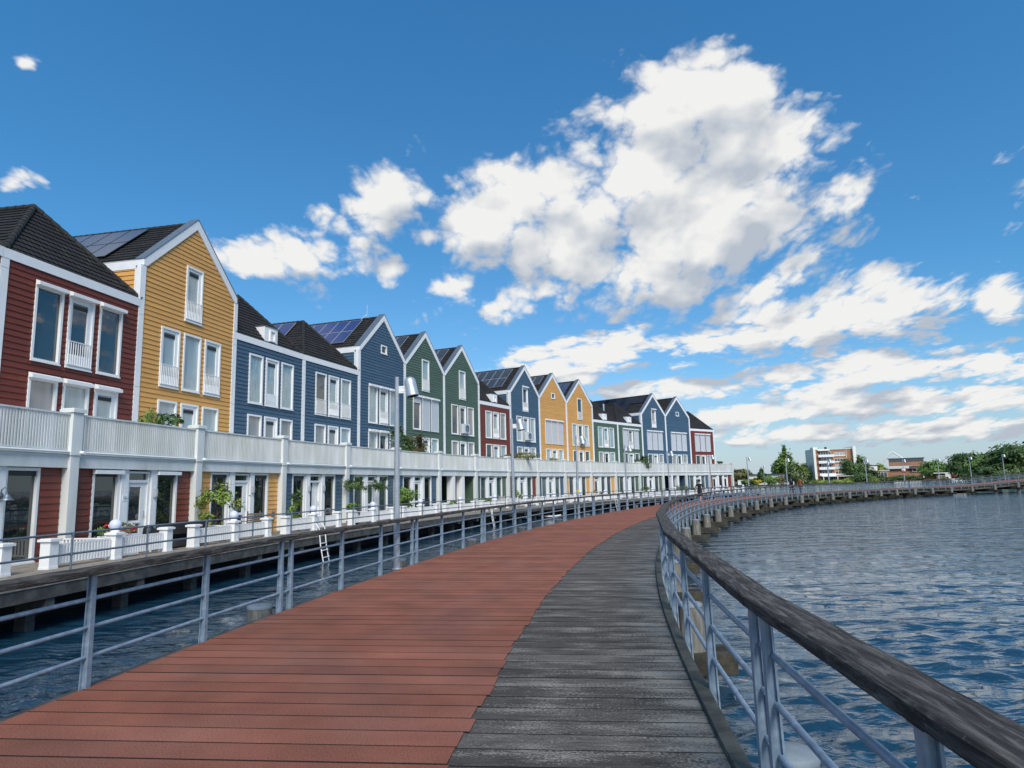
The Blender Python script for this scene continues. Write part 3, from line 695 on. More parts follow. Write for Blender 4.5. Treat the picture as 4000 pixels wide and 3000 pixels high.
# railings
def rail_wood():
    mt, nt, b, N, L = nmat('weathered_handrail'); b.inputs['Roughness'].default_value = .8; b.inputs['Specular IOR Level'].default_value = .18
    tc = N.new('ShaderNodeTexCoord')
    def noise(s_, det, st, dist=0):
        mp = N.new('ShaderNodeMapping'); mp.inputs['Scale'].default_value = st; L.new(tc.outputs['UV'], mp.inputs[0])
        n = N.new('ShaderNodeTexNoise'); n.inputs['Scale'].default_value = s_; n.inputs['Detail'].default_value = det; n.inputs['Roughness'].default_value = .7; n.inputs['Distortion'].default_value = dist; L.new(mp.outputs[0], n.inputs['Vector']); return n.outputs['Fac']
    r = N.new('ShaderNodeValToRGB'); e = r.color_ramp.elements; e[0].position = .30; e[0].color = (.014,.012,.011,1); e[1].position = .68; e[1].color = (.20,.182,.162,1); q = e.new(.48); q.color = (.058,.053,.049,1)
    L.new(noise(4, 10, (9,.8,1), .5), r.inputs['Fac'])
    rp = N.new('ShaderNodeMapRange'); rp.inputs['From Min'].default_value = .64; rp.inputs['From Max'].default_value = .72; L.new(noise(22, 3, (1.6,1,1)), rp.inputs['Value'])
    mx = N.new('ShaderNodeMix'); mx.data_type = 'RGBA'; L.new(rp.outputs[0], mx.inputs[0]); L.new(r.outputs[0], mx.inputs[6]); mx.inputs[7].default_value = (.21,.20,.17,1); L.new(mx.outputs[2], b.inputs['Base Color'])
    bp = N.new('ShaderNodeBump'); bp.inputs['Strength'].default_value = .9; bp.inputs['Distance'].default_value = .02; L.new(noise(7, 8, (10,.7,1), .5), bp.inputs['Height']); L.new(bp.outputs[0], b.inputs['Normal']); return mt
HWOOD = rail_wood()
def post_mesh(tall, lean):
    mb = MB(); w0, w1 = .082, .052; zb = -.32
    def lay(z): 
        t = (z-zb)/(tall-zb); w = w0+(w1-w0)*t; return w
    a, b = lay(zb), lay(tall); o = lean
    # tapered web with a flange: T section
    for (x0,x1,h0,h1) in ((-.028,.028,0,.012),(-.007,.007,.012,None)):
        y0b, y1b = (-.0, h1 if h1 else a); y0t, y1t = (-.0, h1 if h1 else b)
        yb0 = h0; yt0 = h0
        v = [(x0,yb0,zb),(x1,yb0,zb),(x1,y1b,zb),(x0,y1b,zb),(x0,yt0,tall),(x1,yt0,tall),(x1,y1t,tall),(x0,y1t,tall)]
        mb.idx(v, [(0,3,2,1),(4,5,6,7),(0,1,5,4),(1,2,6,5),(2,3,7,6),(3,0,4,7)])
    v = [(-.028,a-.012,zb),(.028,a-.012,zb),(.028,a,zb),(-.028,a,zb),(-.028,b-.012,tall),(.028,b-.012,tall),(.028,b,tall),(-.028,b,tall)]
    mb.idx(v, [(0,3,2,1),(4,5,6,7),(0,1,5,4),(1,2,6,5),(2,3,7,6),(3,0,4,7)])
    mb.box(-.05,.05,-.01,b+.03,tall-.008,tall)
    return mb.mesh('post', STEEL)
PM = post_mesh(.985, 0)
ZR = (.26,.52,.77)
def railing(name, label, d_post, side, start, period, hr_d):
    T = empty(name, label, 'railing', bw(10, d_post))
    def put(o): o.parent = T; o.matrix_parent_inverse = Matrix.Translation(-T.location); return o
    hp = [(-.094,.992),(.094,.992),(.098,1.0),(.098,1.046),(.088,1.056),(0,1.059),(-.088,1.056),(-.098,1.046),(-.098,1.0)]
    n0 = int((1.0-start)/period)-1; tubes = [MB() for _ in ZR]; posts = []; k = n0
    hb = MB()
    while start+k*period < 174:
        a = start+k*period
        s0, s1 = a-.13, a+period-.13
        if s1 > .5:
            s0 = max(s0, .4)
            q = sweep(hp, hr_d, s0+.004, s1-.004, .22, .003, facet=True); b0 = len(hb.v); hb.v += q.v; hb.f += [tuple(b0+i for i in f) for f in q.f]; hb.m += q.m; hb.sm += q.sm; hb.uv += q.uv
            for j, z in enumerate(ZR): tubes[j].tube([bw(x, d_post, z) for x in np.linspace(max(a-.10,.4), a+period-.16, 9)], .019, 8)
            for j in range(4):
                x = a+j*(period-.28)/3
                if x > .6: posts.append(x)
        k += 1
    put(hb.build('handrail', HWOOD))
    for t in tubes: put(t.build('rail', STEEL))
    posts.sort(key=lambda x: abs(x-8))
    rest = MB()
    for j, x in enumerate(posts):
        p = bw(x, d_post+(.05 if side > 0 else -.05)*-1); rz = bh(x)+(0 if side > 0 else PI)
        if j < 100: put(link('post', PM, None, p, rz))
        else:
            Mx = Matrix.Translation(p) @ Matrix.Rotation(rz, 4, 'Z')
            rest.idx([Mx @ v.co for v in PM.vertices], [tuple(f.vertices) for f in PM.polygons])
    o = put(rest.build('post', STEEL)); o['kind'] = 'stuff'
    return T
railing('boardwalk_railing', 'weathered timber and steel railing on the lake side of the boardwalk', -.16, -1, 11.63, 5.5, -.155)
railing('boardwalk_railing', 'weathered timber and steel railing on the house side of the boardwalk', WD+.03, 1, 17.0, 5.45, WD+.03)
# pile trestles
CONC = mat('weathered_pile_timber', (.13,.125,.11), .85, var=.3, vscale=5, c2=(.21,.20,.175), stretch=(3,3,.5), bump=.5, bscale=14)
CAPM = mat('pile_cap_zinc', (.20,.24,.27), .7, metal=.1, var=.15, vscale=5)
BEAM = mat('wet_crossbeam', (.022,.020,.015), .6, var=.4, vscale=4, c2=(.055,.046,.025), bump=.4, bscale=18)
def pile_mesh():
    mb = MB(); mb.lathe([(.205,-1.9),(.20,-1.0),(.19,-.5),(.165,-.08),(.16,-.03)],14); return mb.mesh('pile', CONC)
def cap_mesh():
    mb = MB(); mb.lathe([(.170,-.055),(.172,-.02),(.155,-.003),(.03,.008),(.001,.008)],14); return mb.mesh('cap', CAPM)
PIL, CAP = pile_mesh(), cap_mesh()
TS = [6.6,12.2,17.9,23.4,28.9,34.6,40,45.2,50.4,56,61.5,66.8,72.3,77.7,83.3,88.3,93.4,98.5,103.2,107.6,112,116.8,121.3,126,131,136.3,141.5,147,152.5,158]
for k, s_ in enumerate(TS):
    pr, plf = bw(s_,-.42), bw(s_-1.0, WD+.42); mid = (pr+plf)/2; ax = (plf-pr); an = math.atan2(ax.y, ax.x); Ln = ax.length/2
    z = mid.z; T = empty('timber_trestle', f'weathered pile trestle with dark crossbeam under the boardwalk, {ordinal(k+1)} from the camera', 'trestle', (mid.x,mid.y,z), an, 'pile trestles under the boardwalk')
    for sg in (-1,1):
        rz = random.uniform(0,6); up = random.uniform(-.03,.03)+(.10 if sg > 0 else -.02)
        o = link('pile', PIL, T, (sg*Ln,0,up), rz); o.scale = (1.05,1.05,1); link('cap', CAP, o)
    for sg in (-1,1):
        c_ = MB(); c_.box(-Ln-.55,Ln+.55,sg*.22-.075,sg*.22+.075,-.98,-.70); c_.build('crossbeam', BEAM, T)
    for sg in (-1,1):
        c_ = MB(); c_.lathe([(.045,0),(.045,.03),(.02,.04),(.001,.04)],10,0,(sg*Ln,-.295,-.84),Matrix.Rotation(PI/2,3,'X')); c_.build('bolt', ALU, T)
    c_ = MB(); c_.box(-Ln+.3,Ln-.3,-.12,.12,-.72,-.505); c_.build('headstock', WOODD, T)
# lamp posts
HEADL = mat('lamp_lens', (.05,.05,.055), .3)
def lamp_parts():
    p = MB(); p.tube([(0,0,-.5),(0,0,0),(0,0,1.2),(0,0,4.15)],[.074,.072,.064,.045],16); p.lathe([(.10,-.03),(.10,.0),(.076,.01)],16)
    p.lathe([(.047,4.15),(.04,4.17),(.001,4.172)],12); p.box(-.03,.03,-.066,-.058,.9,1.15)
    b = MB(); b.box(-.05,-.0,-.045,.045,0,0) if 0 else None; b.box(.03,.22,-.012,.012,3.80,3.96); b.tube([(.03,0,3.93),(.24,0,3.93)],.018,8); b.tube([(.03,0,3.84),(.24,0,3.84)],.018,8)
    h = MB(); M = Matrix.Rotation(-.21,3,'Y')
    h.lathe([(.001,.235),(.05,.228),(.09,.205),(.118,.165),(.128,.11),(.130,.0),(.133,-.17),(.140,-.19),(.140,-.215),(.131,-.215)],22,0,(.33,0,3.93),M)
    l = MB(); l.lathe([(.131,-.205),(.08,-.19),(.001,-.185)],22,0,(.33,0,3.93),M)
    return p.mesh('pole', LAMPM), b.mesh('bracket', WHITE), h.mesh('lamp_head', ALU), l.mesh('lens', HEADL)
LP = lamp_parts()
def lamp(p, rz, label, k=1.):
    T = empty('street_lamp', label, 'street lamp', p, rz, 'lamp posts along the boardwalk'); T.scale = (k,k,k)
    link('pole', LP[0], T); link('bracket', LP[1], T); h = link('lamp_head', LP[2], T); link('lens', LP[3], h); return T
LL = ['nearest tall lamp post with hooded head, before the blue gable','second nearest lamp post, before the small red house','lamp post with yellow sticker, before the farther yellow gable','lamp post standing before the low green houses',
 'lamp post standing before the far blue passage house','lamp post standing before the red end house','lamp post just right of the row, before yellow shrubs','lamp post standing before the tall conifer','lamp post standing before the white apartment block',
 'lamp post standing before the dark green shore bush','lamp post carrying the round red traffic sign','lamp post standing before the flat white villa','lamp post left of the two on the rising ramp','rightmost lamp post, at the rising ramp by trees']
for k, s_ in enumerate([21.6,31.6,41.6,52,63,74.5,85,95.6,106.6,116,125,133,140,147]):
    T = lamp(bw(s_, WD+.14), bh(s_)-PI/2, LL[k])
    if k == 2: 
        st = MB(); st.lathe([(.066,1.30),(.066,1.42)],14); st.build('sticker', mat('yellow_sticker', (.7,.55,.02), .5), T)
    if k == 10:
        q = MB(); vw = math.atan2(-T.location.y, -T.location.x)-T.rotation_euler.z; M = Matrix.Rotation(vw,3,'Z') @ Matrix.Rotation(PI/2,3,'Y')
        q.lathe([(.001,.09),(.26,.09),(.26,.085)],24,1,(0,0,2.55),M); q.lathe([(.26,.088),(.36,.088),(.36,.07),(.001,.07)],24,0,(0,0,2.55),M)
        Q = M @ Vector((0,0,.093)); X = Matrix.Rotation(vw,3,'Z') @ Vector((0,1,0)); c0 = Vector((0,0,2.55))+Q
        q.obox(c0+Vector((0,0,.07)), X*.11, M @ Vector((0,0,.003)), Vector((0,0,.06)), 2); q.obox(c0+X*.05+Vector((0,0,-.09)), X*.14, M @ Vector((0,0,.003)), Vector((0,0,.045)), 3); q.obox(c0-X*.12+Vector((0,0,-.10)), X*.04, M @ Vector((0,0,.003)), Vector((0,0,.03)), 3)
        sg = q.build('traffic_sign', [mat('sign_red',(.42,.02,.02),.4), WHITE, mat('sign_grey',(.25,.27,.3),.4), BLACK], None, T.location); sg.rotation_euler.z = T.rotation_euler.z
        tag(sg, 'round white traffic sign with red rim mounted on a lamp post', 'traffic sign')

# ------------------------------------------------------------------ water
def water():
    mt, nt, b, N, L = nmat('lake_water'); b.inputs['Base Color'].default_value = (.010,.042,.074,1); b.inputs['Roughness'].default_value = .05; b.inputs['IOR'].default_value = 1.38
    tc = N.new('ShaderNodeTexCoord'); prev = None
    for sc_, st, di in ((.8,1.0,.24),(3.0,.85,.06),(11,.5,.018)):
        mp = N.new('ShaderNodeMapping'); mp.inputs['Rotation'].default_value = (0,0,.5); mp.inputs['Scale'].default_value = (.55,1.2,1); L.new(tc.outputs['Object'], mp.inputs[0])
        n = N.new('ShaderNodeTexNoise'); n.inputs['Scale'].default_value = sc_; n.inputs['Detail'].default_value = 3; n.inputs['Distortion'].default_value = .4; L.new(mp.outputs[0], n.inputs['Vector'])
        bp = N.new('ShaderNodeBump'); bp.inputs['Strength'].default_value = st; bp.inputs['Distance'].default_value = di; L.new(n.outputs['Fac'], bp.inputs['Height'])
        if prev: L.new(prev, bp.inputs['Normal'])
        prev = bp.outputs[0]
    L.new(prev, b.inputs['Normal'])
    # grid: rings about the bend of the boardwalk, finer close by
    nr, na = 560, 820
    r = 1.2*np.exp(np.linspace(0, math.log(420/1.2), nr)); a = np.linspace(0, 2*PI, na, endpoint=False)
    # denser in the half plane of the lake in front
    a = np.concatenate([np.linspace(-.25, PI*.80, na-140, endpoint=False), np.linspace(PI*.80, 2*PI-.25, 140, endpoint=False)])
    Rr, Aa = np.meshgrid(r, a, indexing='ij'); X = Rr*np.cos(Aa); Y = Rr*np.sin(Aa); Z = np.zeros_like(X)
    g = np.random.default_rng(3); wind = math.radians(100)
    cell = np.maximum(Rr*(math.log(420/1.2)/nr), Rr*2*PI*.62/ (na-140))
    for k in range(70):
        lam = .11*(.95/.11)**g.random(); th = wind+g.normal(0,.55); kk = 2*PI/lam; ph = g.random()*2*PI
        amp = .0078*lam*(.5+g.random())
        fade = np.clip((lam/cell-2.2)/2.5, 0, 1)
        w = np.sin(kk*(X*math.cos(th)+Y*math.sin(th))+ph); Z += amp*fade*(w+.55*(w*w-.5))
    V = np.stack([X, Y, Z+ZW], -1).reshape(-1,3)
    idx = np.arange(nr*na).reshape(nr,na); nx = np.roll(idx,-1,1)
    Fc = np.stack([idx[:-1], idx[1:], nx[1:], nx[:-1]], -1).reshape(-1,4)
    cv = np.array([[0,0,ZW]]); V = np.vstack([V,cv]); tri = [(int(idx[0,j]), int(nx[0,j]), nr*na) for j in range(na)]
    far = 4000/420; o0 = len(V); outer = V[idx[-1]]*np.array([far,far,1]); outer[:,2] = ZW; V = np.vstack([V,outer])
    Fo = [(int(idx[-1,j]), o0+j, o0+(j+1)%na, int(nx[-1,j])) for j in range(na)]
    me = bpy.data.meshes.new('lake'); me.from_pydata(V.tolist(), [], Fc.tolist()+Fo+tri)
    me.polygons.foreach_set('use_smooth', [True]*len(me.polygons)); me.materials.append(mt); me.update()
    o = link('lake', me); o['kind'] = 'structure'
water()

# ------------------------------------------------------------------ vegetation
def leaf_mat(name, c, c2, island=.35):
    return mat(name, c, .6, spec=.3, c2=c2, vscale=.8, island=island, var=.15)
GREEN = leaf_mat('leaf_green', (.11,.19,.04), (.18,.28,.06)); DARKG = leaf_mat('leaf_dark', (.050,.095,.030), (.10,.16,.042))
LIME = leaf_mat('leaf_lime', (.17,.24,.04), (.27,.33,.06)); OLIVE = leaf_mat('leaf_olive', (.12,.12,.035), (.19,.17,.05)); BLUEG = leaf_mat('leaf_bluegreen', (.05,.075,.055), (.09,.12,.085))
YEL = leaf_mat('leaf_yellow', (.34,.28,.02), (.45,.38,.03)); PALE = leaf_mat('leaf_willow', (.10,.14,.05), (.16,.20,.08)); BRONZE = leaf_mat('leaf_bronze', (.07,.06,.02), (.13,.10,.03)); REDF = leaf_mat('leaf_russet', (.22,.05,.02), (.30,.09,.03))
BARK = mat('bark', (.07,.055,.04), .9, var=.3, vscale=6, bump=.5, bscale=20)
def leaves(mb, c, rad, n, size, clumps=14, flat=.5, mat=0, cone=False, droop=0):
    c = Vector(c); cl = []
    for _ in range(clumps):
        while True:
            v = Vector((random.uniform(-1,1),random.uniform(-1,1),random.uniform(-1,1)))
            if v.length <= 1: break
        v = v.normalized()*v.length**.4
        if cone: k = (v.z+1)/2; v.x *= (1-k)**.8; v.y *= (1-k)**.8
        cl.append((v, random.uniform(.22,.42)))
    for _ in range(n):
        v, r = random.choice(cl)
        rr = r*((1-(v.z+1)/2)*.8+.2) if cone else r
        q = v+Vector((random.gauss(0,rr*.55),random.gauss(0,rr*.55),random.gauss(0,r*.5)))
        p = c+Vector((q.x*rad[0],q.y*rad[1],q.z*rad[2]))
        nrm = (q.normalized()+Vector((random.uniform(-1,1),random.uniform(-1,1),random.uniform(-.3,1)))*.9).normalized()
        t = nrm.cross(Vector((random.uniform(-1,1),random.uniform(-1,1),random.uniform(-1,1)))).normalized(); b = nrm.cross(t)
        if droop: t = (t+Vector((0,0,-droop))).normalized(); b = nrm.cross(t).normalized()
        s_ = size*random.uniform(.6,1.3); w = s_*flat
        mb.poly([p-t*s_, p+b*w, p+t*s_, p-b*w], mat)
def plant(name, label, cat, p, rad, zc, n, size, lm, clumps=14, trunk=.1, cone=False, group=None, droop=0, stems=1, flat=.5):
    T = empty(name, label, cat, p, random.uniform(0,6), group)
    mb = MB(); leaves(mb, (0,0,zc), rad, n, size, clumps, flat, 0, cone, droop); mb.build('crown' if trunk else 'foliage', lm, T)
    if trunk:
        t = MB(); top = zc+rad[2]*.3
        t.tube([(0,0,-.1),(trunk*.3,0,zc*.5),(0,trunk*.4,top)],[trunk,trunk*.75,trunk*.3],8)
        for k in range(7 if trunk > .05 else 4):
            w = 2*PI*k/7+random.uniform(-.3,.3); z0 = max(.2*zc, zc-rad[2]*.6)+random.uniform(0,rad[2]*.5)
            e_ = Vector((math.cos(w)*rad[0]*.65, math.sin(w)*rad[1]*.65, min(z0+rad[2]*.6, zc+rad[2]*.6))); t.tube([(0,0,z0),(e_.x*.5,e_.y*.5,(z0+e_.z)/2+.05*rad[2]),e_],[trunk*.45,trunk*.3,trunk*.12],6)
        t.build('trunk', BARK, T)
    return T
# plants and furniture on the terraces
POTM = mat('dark_plant_pot', (.04,.04,.045), .5, var=.1)
def pot(T, r, h, m_=None):
    b = MB(); b.lathe([(.001,0),(r*.75,0),(r,h),(r*.9,h),(r*.88,h*.92),(.001,h*.9)],18); return b.build('pot', m_ or POTM, T)
p, a = bay(1.0,1.0,ZT); T = plant('potted_tree','bushy yellow-green potted shrub before the yellow ground floor','plant',p,(.72,.6,.68),1.35,900,.075,LIME,12,.03); pot(T,.28,.5)
p, a = bay(1.93,1.05,ZT); T = plant('climbing_shrub','thin leafy climber before the blue house with open door','plant',p,(.6,.35,.65),1.1,300,.075,GREEN,8,.02); pot(T,.25,.4)
p, a = bay(2.98,.8,ZT); T = plant('topiary_tree','larger ball-headed potted tree on a slim stem','tree',p,(.66,.6,.42),2.05,1300,.05,DARKG,14,.03); pot(T,.28,.5)
p, a = bay(3.5,.5,ZT); T = plant('topiary_tree','smaller ball-headed potted tree beside the nearest lamp post','tree',p,(.5,.48,.44),2.1,1000,.05,DARKG,12,.03); pot(T,.25,.5)
p, a = bay(3.98,.85,ZT); T = plant('oleander_bush','wide leafy green bush behind the fence right of the nearest lamp','plant',p,(.78,.65,.6),1.25,1200,.075,GREEN,14,.03); pot(T,.32,.5)
def trough(label, st, d, L, h, lm, n, size, spread=.2, zz=.5):
    p, a = bay(st,d,ZT); T = empty('planter', label, 'planter', p, a); b = MB(); b.box(-L/2,L/2,-.2,.2,0,zz); b.build('trough', WHITE if 'white' in label else POTM, T)
    f = MB(); leaves(f,(0,0,zz+h/2),(L/2,.22,h*.6),n,size,10,.25,0,droop=-.8); f.build('foliage', lm, T); return T
trough('grassy trough planter before the open green passage', 4.98,1.1,1.4,.28,GREEN,700,.09)
trough('grassy trough planter before the green air-unit house', 5.95,1.1,1.6,.3,GREEN,700,.09)
T = trough('flower trough of red and white blossoms beside the nearest globe lamp', .14,1.15,1.3,.3,GREEN,500,.06,zz=.62)
f = MB(); leaves(f,(0,0,.80),(.62,.22,.16),110,.05,9,.9,0); leaves(f,(0,0,.80),(.62,.22,.18),60,.045,8,.9,1); f.build('blossom', [mat('red_blossom',(.5,.01,.02),.6), mat('white_blossom',(.75,.6,.6),.6)], T)
for k, st in enumerate((13.35,13.62,13.95)):
    p, a = bay(st,1.1,ZT); T = plant('box_ball', f'clipped round box bush before the far passage, {ordinal(k+1)} from left','plant',p,(.62,.6,.50 if k < 2 else .35),.75 if k < 2 else .6,900,.06,DARKG,40,0,group='clipped bushes')
p, a = bay(10.05,.9,ZT); plant('garden_shrub','sparse shrub before the farther yellow gable','plant',p,(.6,.5,.5),.75,400,.07,OLIVE,8,.02)
p, a = bay(11.95,1.0,ZT); plant('garden_shrub','sparse shrub before the green houses','plant',p,(.5,.5,.5),.85,400,.07,GREEN,8,.02)
p, a = bay(7.05,.9,ZT); plant('garden_shrub','upright grassy shrub beside the second lamp post','plant',p,(.3,.3,.55),.85,250,.08,LIME,6,.02)
# roof terrace plants
def roofplant(label, st, d, rad, zc, n, size, lm, **k):
    p, a = bay(st,d,3.0); return plant('terrace_plant', label, 'plant', p, rad, zc, n, size, lm, group='plants on the roof terraces', **k)
roofplant('feathery bamboo on the nearest roof terrace',.74,-.85,(.55,.35,.55),1.35,450,.11,GREEN,trunk=.02,flat=.22)
roofplant('broad-leaved dark plant beside the bamboo on the roof terrace',.90,-.8,(.5,.35,.32),1.42,320,.10,DARKG,trunk=.02)
roofplant('large bushy conifer left on the green roof terrace',4.42,-1.2,(1.0,.55,1.2),1.45,2600,.11,DARKG,trunk=.06,clumps=26,flat=.3)
roofplant('bronze bushy conifer right on the green roof terrace',4.80,-1.15,(.95,.55,.85),1.55,2200,.11,BRONZE,trunk=.06,clumps=24,flat=.3)
roofplant('long tuft of ornamental grass on a roof terrace rail',7.62,-.75,(1.9,.35,.30),1.42,1300,.14,OLIVE,trunk=0,clumps=20,flat=.15,droop=-1)
roofplant('small grass tuft on the shuttered yellow roof terrace',8.72,-.4,(.7,.4,.22),1.2,400,.12,OLIVE,trunk=0,flat=.15,droop=-1)
roofplant('round dark bush on the far roof terrace',12.3,-.6,(.95,.8,.85),1.35,1600,.10,DARKG,trunk=.06,clumps=20)
roofplant('tiny dark bush on the last roof terrace',15.65,-.6,(.5,.5,.35),1.25,400,.09,DARKG,trunk=.04)
# lounge sofa, chairs, big pot, bench
CUSH = mat('charcoal_cushion', (.022,.022,.024), .9, var=.15, bump=.2)
p, a = bay(.66,.95,ZT); T = empty('lounge_sofa','charcoal garden sofa behind the fence of the yellow house','sofa',p,a+PI)
b = MB(); b.box(-1.0,1.0,-.4,.4,.05,.30); b.build('base', POTM, T)
for x in (-1.0,.02): b = MB(); b.box(x,x+.98,-.38,.22,.305,.45); b.build('seat_cushion', CUSH, T); b = MB(); b.box(x,x+.98,.16,.38,.455,.80); b.build('back_cushion', CUSH, T)
TEAK = mat('teak', (.16,.12,.085), .7, var=.2); NAVY = mat('dark_chair_fabric', (.012,.016,.03), .7)
def chair(label, st, d, rot, m_, tall=.95):
    p, a = bay(st,d,ZT); T = empty('garden_chair', label, 'chair', p, a+rot)
    b = MB(); b.box(-.26,.26,-.26,.24,.40,.44); b.build('seat', m_, T)
    b = MB()
    for k in range(5): z = .52+k*(tall-.52)/5; b.obox((0,.27+.05*k/4,z+.03),(.25,0,0),(0,.012,0),(0,.002,.033))
    b.obox((-.26,.29,.72),(.02,0,0),(0,.02,0),(0,.03,.30)); b.obox((.26,.29,.72),(.02,0,0),(0,.02,0),(0,.03,.30)); b.build('backrest', m_, T)
    for x in (-.24,.24):
        for y in (-.24,.24): b = MB(); b.box(x-.02,x+.02,y-.02,y+.02,0,.40); b.build('leg', m_, T)
    for x in (-.27,.27): b = MB(); b.box(x-.025,x+.025,-.26,.28,.60,.63); b.box(x-.02,x+.02,-.25,-.21,.44,.60); b.build('armrest', m_, T)
chair('wooden slatted garden chair left of the orange panel',1.42,.75,2.6,TEAK); chair('wooden slatted garden chair before the orange panel',1.60,.8,-2.4,TEAK)
chair('dark blue high-backed chair left before the open passage',4.33,.9,2.5,NAVY,1.1); chair('dark blue high-backed chair right before the open passage',4.52,.8,-2.6,NAVY,1.1)
chair('pale wooden chair before the small red house',6.45,.9,2.4,mat('pale_wood',(.4,.38,.34),.7))
p, a = bay(2.72,1.45,ZT); T = plant('potted_grass','low green grass in a big black pot between fences','plant',p,(.3,.3,.22),.85,500,.08,GREEN,10,0); pot(T,.36,.62)
def bench(label, st, d, m_):
    p, a = bay(st,d,ZT); T = empty('low_table', label, 'table', p, a); b = MB(); b.box(-.4,.4,-.25,.25,.36,.40); b.build('top', m_, T)
    for x in (-.37,.37):
        for y in (-.22,.22): b = MB(); b.box(x-.02,x+.02,y-.02,y+.02,0,.36); b.build('leg', m_, T)
bench('small white metal table by the gap between two fences',.40,1.1,WHITE)
p, a = bay(.40,.95,ZT); b = MB(); b.lathe([(.001,0),(.15,.0),(.19,.15),(.17,.32),(.08,.40),(.001,.40)],14); o = b.build('black_bag', BLACK, None, (p.x,p.y,ZT+.40)); tag(o,'black bag lying on the small white terrace table','bag')
# ladders down to the water
for st, lab in ((1.415,'white steel swim ladder hanging from the terrace edge'),(9.62,'far white steel ladder at the terrace edge'),(5.05,'short rope ladder of white rungs at the terrace edge')):
    p, a = bay(st,3.98,0); T = empty('swim_ladder', lab, 'ladder', (p.x,p.y,ZT), a); w = .24 if st < 5.04 or st > 6 else .1
    for x in (-w,w):
        b = MB(); b.tube([(x,.35,.03),(x,.30,.42),(x,.12,.48),(x,-.02,.30),(x,-.10,-.4),(x,-.28,-1.25)],.022,8); b.build('rail', WHITE, T)
    for k in range(4): b = MB(); y = -.10-.045*k*1.6; z = -.30-.27*k; b.tube([(-w,y,z),(w,y,z)],.02,6); b.build('rung', WHITE, T)
# boards afloat
def board(label, pa, pb, w, c, rim=None, fin=None):
    a_ = Vector(unz(*pa, ZW+.06)); b_ = Vector(unz(*pb, ZW+.06)); d_ = b_-a_; L = min(max(d_.length,2.4),3.6); an = math.atan2(d_.y,d_.x); T = empty('paddle_board', label, 'paddle board', (a_+b_)/2, an, 'boards afloat by the terrace')
    n = 18; vs = []; 
    for k in range(n+1):
        t = k/n*2-1; hw = w/2*max(0,1-abs(t)**2.6)**.6+.01; z = .10*abs(t)**3
        vs += [(t*L/2,-hw,z),(t*L/2,hw,z),(t*L/2,hw*.92,z+.10),(t*L/2,-hw*.92,z+.10)]
    fs = [(k*4+j,(k+1)*4+j,(k+1)*4+(j+1)%4,k*4+(j+1)%4) for k in range(n) for j in range(4)]
    b = MB(); b.idx(vs, fs, 0); b.build('hull', mat('board_'+label.split()[0], c, .35, var=.04), T)
    b = MB(); b.box(-L*.18,L*.3,-w*.30,w*.30,.102,.112); b.build('deck_pad', mat('deck_pad', rim or (.55,.57,.6), .7), T)
    if fin: b = MB(); b.idx([(-L*.43,-.012,.14),(-L*.43,.012,.14),(-L*.32,.012,.12),(-L*.32,-.012,.12),(-L*.45,0,.45)],[(0,1,4),(1,2,4),(2,3,4),(3,0,4)]); b.build('fin', mat('fin_red',(.6,.05,.03),.5), T)
    return T
board('white long paddle board floating beside the dark terrace wall',(1712,2060),(1832,2046),.75,(.72,.75,.78))
board('pale board with red fin left of the lime board',(2062,2031),(2016,2020),.7,(.68,.7,.7),None,1)
board('lime yellow board moored under the terrace edge',(2080,2005),(2132,2010),.75,(.55,.72,.05),(.5,.62,.08))
board('white board with dark red deck pad beside lime board',(2125,2018),(2160,2018),.75,(.74,.74,.72),(.25,.02,.05))
board('blue board farthest right of the coloured boards',(2170,2006),(2200,2004),.75,(.12,.36,.55),(.45,.5,.55))
board('white board afloat below the far ladder',(2282,1994),(2322,1990),.75,(.74,.76,.76))
board('white board afloat behind the railing between far lamps',(2390,1978),(2420,1976),.8,(.74,.76,.76))

